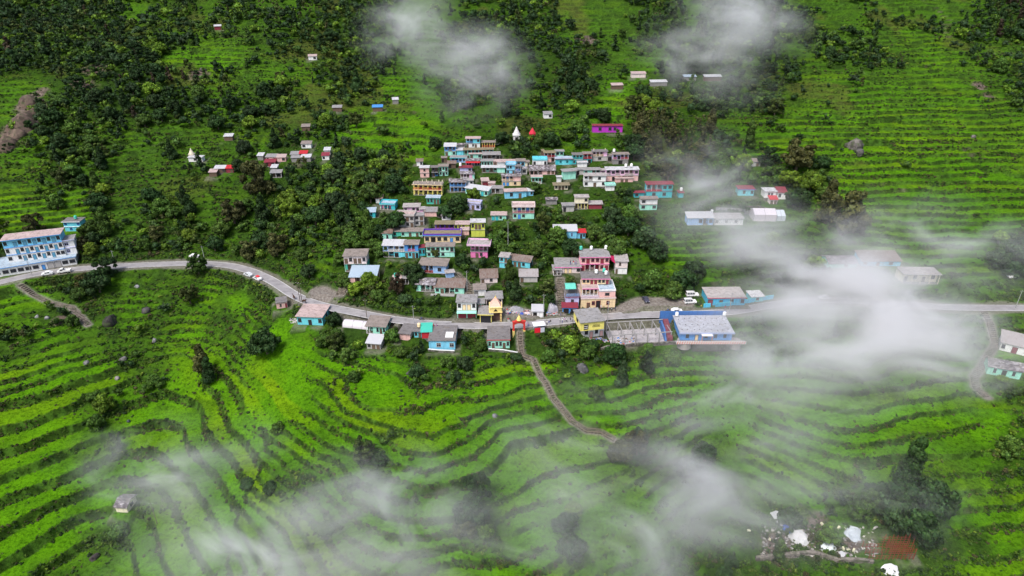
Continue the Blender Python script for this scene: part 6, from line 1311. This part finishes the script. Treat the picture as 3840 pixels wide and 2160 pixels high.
# building site: tarpaulins, scaffold, blocks
def tarp(v, x, y, w, d, hgt, c, label, seed, rz=0):
    p = at(v, x, y); z0 = gz(*p[:2]); n = 22; g = np.random.default_rng(seed); u = np.linspace(-1, 1, n); A, B_ = np.meshgrid(u, u); rr = np.sqrt(A ** 2 + B_ ** 2) ; X = A * w / 2; Y = B_ * d / 2
    c_, s_ = math.cos(rz), math.sin(rz); XX, YY = X * c_ - Y * s_ + p[0], X * s_ + Y * c_ + p[1]; edge = sst(1.1, .5, rr + .25 * fbm(XX, YY, 1.5, seed, 2)); Z = ground(XX, YY) - z0 + .06 + hgt * edge * (.8 + .35 * fbm(XX, YY, 1.1, seed + 1, 3)) - .25 * (1 - edge)
    idx = np.arange(n * n).reshape(n, n); F = np.stack([idx[:-1, :-1], idx[:-1, 1:], idx[1:, 1:], idx[1:, :-1]], -1).reshape(-1, 4); me = fast_mesh('tarpaulin', np.stack([XX - p[0], YY - p[1], Z], -1).reshape(-1, 3), F, plain(c, .4, 0, 'tarpaulin'), None, True)
    o = link('tarpaulin', me, None, (p[0], p[1], z0)); md = o.modifiers.new('t', 'SOLIDIFY'); md.thickness = .03; tag(o, label, 'tarpaulin'); q = proj(p[0], p[1], z0); guard(q[0] - w * 8, q[1] - 30, q[0] + w * 8, q[1] + 15)
tarp('H5', 735, 460, 3.6, 6.5, 1.3, (.54, .54, .55), 'tall white tarpaulin heap at the building site', 1, .3); tarp('H5', 815, 585, 2.6, 3.4, .8, (.03, .13, .62), 'bright blue tarpaulin between two white ones', 2, .5); tarp('H5', 950, 690, 4.2, 5.4, 1.2, (.54, .54, .55), 'large white tarpaulin below the blue one', 3, .6)
tarp('H5', 1310, 815, 4.6, 3.4, .7, (.66, .72, .72), 'pale crumpled sheet in the middle of the site', 4); tarp('H5', 1610, 640, 4.6, 3.6, .6, (.45, .50, .54), 'grey-blue sheet beside the scaffold', 5, -.4); tarp('H5', 2060, 1085, 5.0, 2.8, .7, (.68, .68, .70), 'white sheet at the bottom edge below the scaffold', 6)
tarp('H5', 1470, 895, 2.2, 2, .4, (.5, .5, .52), 'small grey sheet left of the scaffold', 7); tarp('R6', 480, 810, 5, 3.5, 1.4, (.30, .30, .32), 'grey rubble heap on the clearing', 8); tarp('R6', 940, 820, 4, 3, 1.8, (.33, .32, .36), 'grey tarpaulin shelter behind the stalls', 9); tarp('R6', 540, 900, 1.6, 1.2, .6, (.05, .1, .45), 'small blue sheet on the rubble clearing', 10); tarp('R6', 610, 880, 2.4, 1.4, .6, (.6, .5, .5), 'heap of pale sacks on the rubble clearing', 11)
def scaffold():
    r = thing('scaffold', 'dense cage of rust-red reinforcement rods at the lower right building site', 'scaffold', tuple(SCP)); red = plain((.30, .055, .035), .7, .3, 'rusty_steel'); g = random.Random(5)
    for x in np.linspace(-5.5, 5.5, 12):
        for y in (0, 1.8, 3.6): MB().bar((x, y, -.2), (x + g.uniform(-.1, .1), y, g.uniform(3.6, 5.2) if x > -1 else g.uniform(1.2, 2.4)), .07, 4).build('rod', red, r)
    for z in np.arange(.5, 4.4, .8):
        for y in (0, 1.8, 3.6): MB().bar((-1.2 if z > 2 else -5.6, y, z), (5.7, y, z + g.uniform(-.1, .1)), .05, 4).build('crossbar', red, r)
    q = proj(*SCP); guard(q[0] - 95, q[1] - 70, q[0] + 95, q[1])
scaffold()
g = random.Random(8); BLK = ['yellowish block right of the big white tarpaulin', 'pale block up the slope between the tarpaulins and scaffold', 'small pale block highest on the building site', 'pale block left of three near the scaffold', 'pale block between two others near the scaffold', 'pale block right of three near the scaffold', 'lone pale block left of the white tarpaulin heap', 'pale block at the left edge of the building site', 'pale block at the left of the rubble clearing', 'pale block beside the grey rubble heap']
for i, (v, x, y) in enumerate([('H5', 1295, 630), ('H5', 1435, 565), ('H5', 1230, 530), ('H5', 1490, 820), ('H5', 1550, 840), ('H5', 1620, 838), ('H5', 605, 705), ('H5', 350, 600), ('R6', 390, 850), ('R6', 420, 820)]):
    p = at(v, x, y); o = MB().box(-.45, .45, -.25, .25, -.1, .4, (-.40, .43, -.22, .24)).build('stone_block', plain((.62, .60, .42), .8, 0, 'cut_stone'), None, (p[0], p[1], gz(*p[:2]) + .03)); o.rotation_euler = (g.uniform(-.2, .2), g.uniform(-.2, .2), g.random() * 3); tag(o, BLK[i], 'block', 'loose pale blocks')
# rails on terraces of the tea house and hotel
b = REG['lavender tea house']; w = b['w']; rr = b['root']; hh = b['top'] - b['z']
rail_mb(-w / 2, w / 2, -.2, hh, 1.0).build('railing', plain(C_['bl'], .6), rr)
MB().add([(-w / 2 - .2, .8, hh + 2.3), (w / 2 - 1.0, .8, hh + 2.3), (w / 2 - 1.0, 3.2, hh + 3.2), (-w / 2 - .2, 3.2, hh + 3.2), (-w / 2 - .2, 5.4, hh + 2.3), (w / 2 - 1, 5.4, hh + 2.3), (-w / 2 - .2, .8, hh + 2.36), (w / 2 - 1.0, .8, hh + 2.36), (w / 2 - 1.0, 3.2, hh + 3.26), (-w / 2 - .2, 3.2, hh + 3.26), (-w / 2 - .2, 5.4, hh + 2.36), (w / 2 - 1, 5.4, hh + 2.36)], [(0, 3, 2, 1), (3, 4, 5, 2), (6, 7, 8, 9), (9, 8, 11, 10)]).build('canopy', tin((.16, .62, .50), 0), rr)
for x in (-w / 2, w / 2 - 1.2):
    for y in (1.0, 5.2): MB().bar((x, y, hh), (x, y, hh + 2.35), .06, 4).build('canopy_post', STEEL, rr)
b = REG['peach three-storey hotel']; w = b['w']; rail_mb(-w / 2, w * .02, .1, b['top'] - b['z'], 1.0).build('railing', plain((.6, .55, .75), .6), b['root'])

def debris(v, x0, x1, y0, y1, n, label, seed):
    grey = v != 'R6'
    r = np.random.default_rng(seed); V = []; F = []; Cc = []; k = 0; pal = [(.4, .4, .4), (.55, .5, .48), (.15, .15, .16), (.08, .2, .5), (.5, .1, .1), (.6, .6, .62), (.22, .16, .12), (.3, .28, .26)]
    if grey: pal = [(.30, .29, .28), (.22, .2, .19), (.4, .38, .36), (.13, .12, .11), (.5, .48, .44)]
    bx = np.array([(x, y, z) for z in (0, 1) for y in (-1, 1) for x in (-1, 1)], float); bf = np.array([(0, 2, 3, 1), (4, 5, 7, 6), (0, 1, 5, 4), (1, 3, 7, 5), (3, 2, 6, 7), (2, 0, 4, 6)])
    for i in range(n):
        p = at(v, r.uniform(x0, x1), r.uniform(y0, y1)); s = r.uniform(.08, .42, 3) * (1, .8, .7); a = r.random() * 6.28; w = bx * s; w[:, 2] += r.normal(0, .05, 8); X = w[:, 0] * math.cos(a) - w[:, 1] * math.sin(a) + p[0]; Y = w[:, 0] * math.sin(a) + w[:, 1] * math.cos(a) + p[1]
        V.append(np.stack([X, Y, w[:, 2] + gz(p[0], p[1]) - .02], 1)); F.append(bf + k); k += 8; Cc.append(np.repeat([pal[r.integers(len(pal))]], 8, 0))
    tag(link('debris', fast_mesh('debris', np.concatenate(V), np.concatenate(F), LEAF, {'col': np.concatenate(Cc)})), label, 'debris', None, 'stuff')
debris('R6', 340, 680, 790, 905, 260, 'scattered rubble and rubbish on the clearing above the road', 1); debris('R6', 860, 1010, 840, 900, 90, 'rubbish piled behind the white tarpaulin stall', 2)
debris('H5', 500, 1150, 560, 930, 240, 'broken stone and scrap strewn over the building site', 3); debris('H5', 1150, 1900, 560, 960, 160, 'small stones and scrap round the scaffold', 4); debris('R6', 1420, 1660, 1200, 1240, 60, 'rubble at the foot of the yellow shop', 5); debris('R8', 620, 790, 1120, 1230, 50, 'stone rubble left of the tan-roofed house', 6)
debris('R6', 1700, 1990, 1180, 1285, 60, 'iron rods and rubble on the slab of the concrete frame', 7)

# ---------------------------------------------------------------- drifting mist: soft banks of cloud hanging just over the slope
def mist_mat(seed, dens, puff):
    m = bpy.data.materials.new('mist'); m.use_nodes = True; t = m.node_tree; N, L = t.nodes, t.links; N.remove(N['Principled BSDF'])
    v = N.new('ShaderNodeVolumePrincipled'); v.inputs['Color'].default_value = (.99, .99, 1, 1); v.inputs['Anisotropy'].default_value = .1
    L.new(v.outputs[0], N['Material Output'].inputs['Volume'])
    tc = N.new('ShaderNodeTexCoord'); ln = N.new('ShaderNodeVectorMath'); ln.operation = 'LENGTH'; L.new(tc.outputs['Object'], ln.inputs[0]); ge = N.new('ShaderNodeNewGeometry')
    def nz(scale, det, dist, st):
        mp = N.new('ShaderNodeMapping'); mp.inputs['Location'].default_value = (seed * 7, 0, 0); mp.inputs['Scale'].default_value = st; mp.inputs['Rotation'].default_value = (0, 0, .5); L.new(ge.outputs['Position'], mp.inputs[0])
        n = N.new('ShaderNodeTexNoise'); n.inputs['Scale'].default_value = scale; n.inputs['Detail'].default_value = det; n.inputs['Roughness'].default_value = .62; n.inputs['Distortion'].default_value = dist; L.new(mp.outputs[0], n.inputs['Vector']); return n.outputs['Fac']
    def M(op, a, b=None, c=None):
        q = N.new('ShaderNodeMath'); q.operation = op
        for i, k in enumerate((a, b, c)):
            if k is None: continue
            if hasattr(k, 'links'): L.new(k, q.inputs[i])
            else: q.inputs[i].default_value = k
        return q.outputs[0]
    inv = M('MAXIMUM', M('SUBTRACT', 1.0, ln.outputs['Value']), 0.0)
    soft = M('MULTIPLY', inv, M('MULTIPLY', inv, 2.0))                       # smooth fall-off to nothing at the rim
    n = nz(.040, 7, .9, (1, 1.7, 1.7))
    k = M('MAXIMUM', M('MULTIPLY_ADD', n, puff, .5 - .5 * puff), 0.0); k = M('MULTIPLY', k, k)
    L.new(M('MULTIPLY', M('MULTIPLY', soft, k), dens), v.inputs['Density']); return m
MIST = [(2060, 690, 336, 146, 1.24, 3.2, 'pale bank of mist thinning above the right bend of the road'), (2200, 770, 426, 134, 2.6, 2.7, 'thick white mist bank swallowing the road at the right'), (2060, 890, 426, 134, 1.12, 3.2, 'mist spilling below the road at the right'), (2330, 850, 269, 123, 1.36, 3.2, 'grey mist bank left of the right stairway'),
        (1900, 990, 370, 146, 0.68, 3.2, 'thin mist veil over the right fields'), (1740, 1170, 213, 168, 0.81, 3.6, 'grey mist puff over the gully'), (1480, 1110, 336, 168, 0.56, 3.2, 'mist veil at the lower end of the long stairway'), (2020, 1230, 470, 190, 0.50, 3.2, 'faint mist over the lower right terraces'), (1560, 1330, 515, 190, 0.68, 3.2, 'low mist along the bottom centre'),
        (450, 1180, 336, 134, 0.62, 3.8, 'thin mist over the left terraces'), (740, 1390, 538, 146, 1.05, 3.2, 'mist veil along the bottom left'), (1020, 1240, 370, 146, 0.62, 3.4, 'light wisp over the central terraces'), (1190, 160, 168, 134, 1.98, 4.0, 'white cloud puff above the village'), (1030, 60, 146, 157, 1.49, 4.0, 'grey wisp left of the white cloud puff'), (1860, 30, 168, 146, 2.79, 3.4, 'bright cloud at the top right of centre'), (1770, 140, 190, 112, 1.24, 4.0, 'wisp hanging below the bright cloud'),
        (1790, 460, 213, 123, 0.74, 3.4, 'faint mist over the slope right of the village'), (1830, 550, 224, 101, 0.81, 3.4, 'thin mist around the ruined white house'), (2360, 600, 336, 101, 0.74, 3.6, 'streak of mist over the right terraces')]
def mists():
    iv, jf = ico(3)
    for i, (px, py, rx, ry, tau, puff, lb) in enumerate(MIST):
        h = np.array(hit(px * K, max(20, py) * K)); r = ray(px * K, py * K); dist = (h[2] - CAMZ) / r[2]
        t = dist - 9 / abs(r[2]) * .9; c = np.array([0, 0, CAMZ]) + r * t; mpp = .75 * t / 1288
        RX, RYs = rx * mpp * 1.15, ry * mpp * 1.15; a = math.atan2(-r[2], math.hypot(r[0], r[1])); RZ = min(13, max(5, RYs * .45)); RY = math.sqrt(max(4, RYs ** 2 - (RZ * math.cos(a)) ** 2)) / math.sin(a)
        RY = min(RY, 70); chord = 2 * RY * RZ / math.hypot(RZ * math.cos(a), RY * math.sin(a))
        o = link('mist', fast_mesh('mist', iv, jf, mist_mat(i * .37, tau / chord * 4.3, puff), None, True), None, tuple(c)); o.scale = (RX, RY, RZ)
        o.rotation_euler = (.22, 0, 0); tag(o, lb, 'mist', 'drifting mist', 'stuff')
mists()

# ---------------------------------------------------------------- a name of its own for every tree: its look and the house it stands by
def label_trees():
    tone = dict(mid='mid-green', dark='dark green', light='bright green', brown='brownish', olive='olive-green', blue='dusky green', red='dark bronze')
    form = dict(round='rounded', open='loose-crowned', tall='tall narrow', cone='conical', bush='low bushy')
    rows = {}
    for root, x, y, z, r, ck, sh, hand in PLACED:
        px, py, d = proj(x, y, z + r); best = min(BUILDINGS, key=lambda b: math.hypot(b['px'] - px, b['py'] - py)); dx, dy = px - best['px'], py - best['py']
        w = ('right of' if dx > 0 else 'left of') if abs(dx) > abs(dy) * 1.3 else ('below' if dy > 0 else 'above')
        kind = 'shrub' if sh == 'bush' else 'tree'
        rows.setdefault(f"{tone[ck]} {form[sh]} {kind} {w} the {best['ref']}", []).append((math.hypot(dx, dy), root, kind))
    order = ['', 'second', 'third', 'fourth', 'fifth', 'sixth', 'seventh', 'eighth', 'ninth', 'tenth', 'eleventh', 'twelfth']
    for lab, L in rows.items():
        L.sort(key=lambda q: q[0])
        for i, (d, root, kind) in enumerate(L):
            t = lab if len(L) == 1 else ('nearest ' + lab if i == 0 else (order[i] + ' nearest ' if i < 12 else 'far ') + lab)
            while len(t.split()) > 16: t = ' '.join(t.split()[:-1])
            if t.split()[-1] in ('with', 'the', 'of', 'and', 'over', 'under'): t = ' '.join(t.split()[:-1])
            tag(root, t, kind, 'trees on the slopes' if kind == 'tree' else 'shrubs on the terraces')
label_trees()
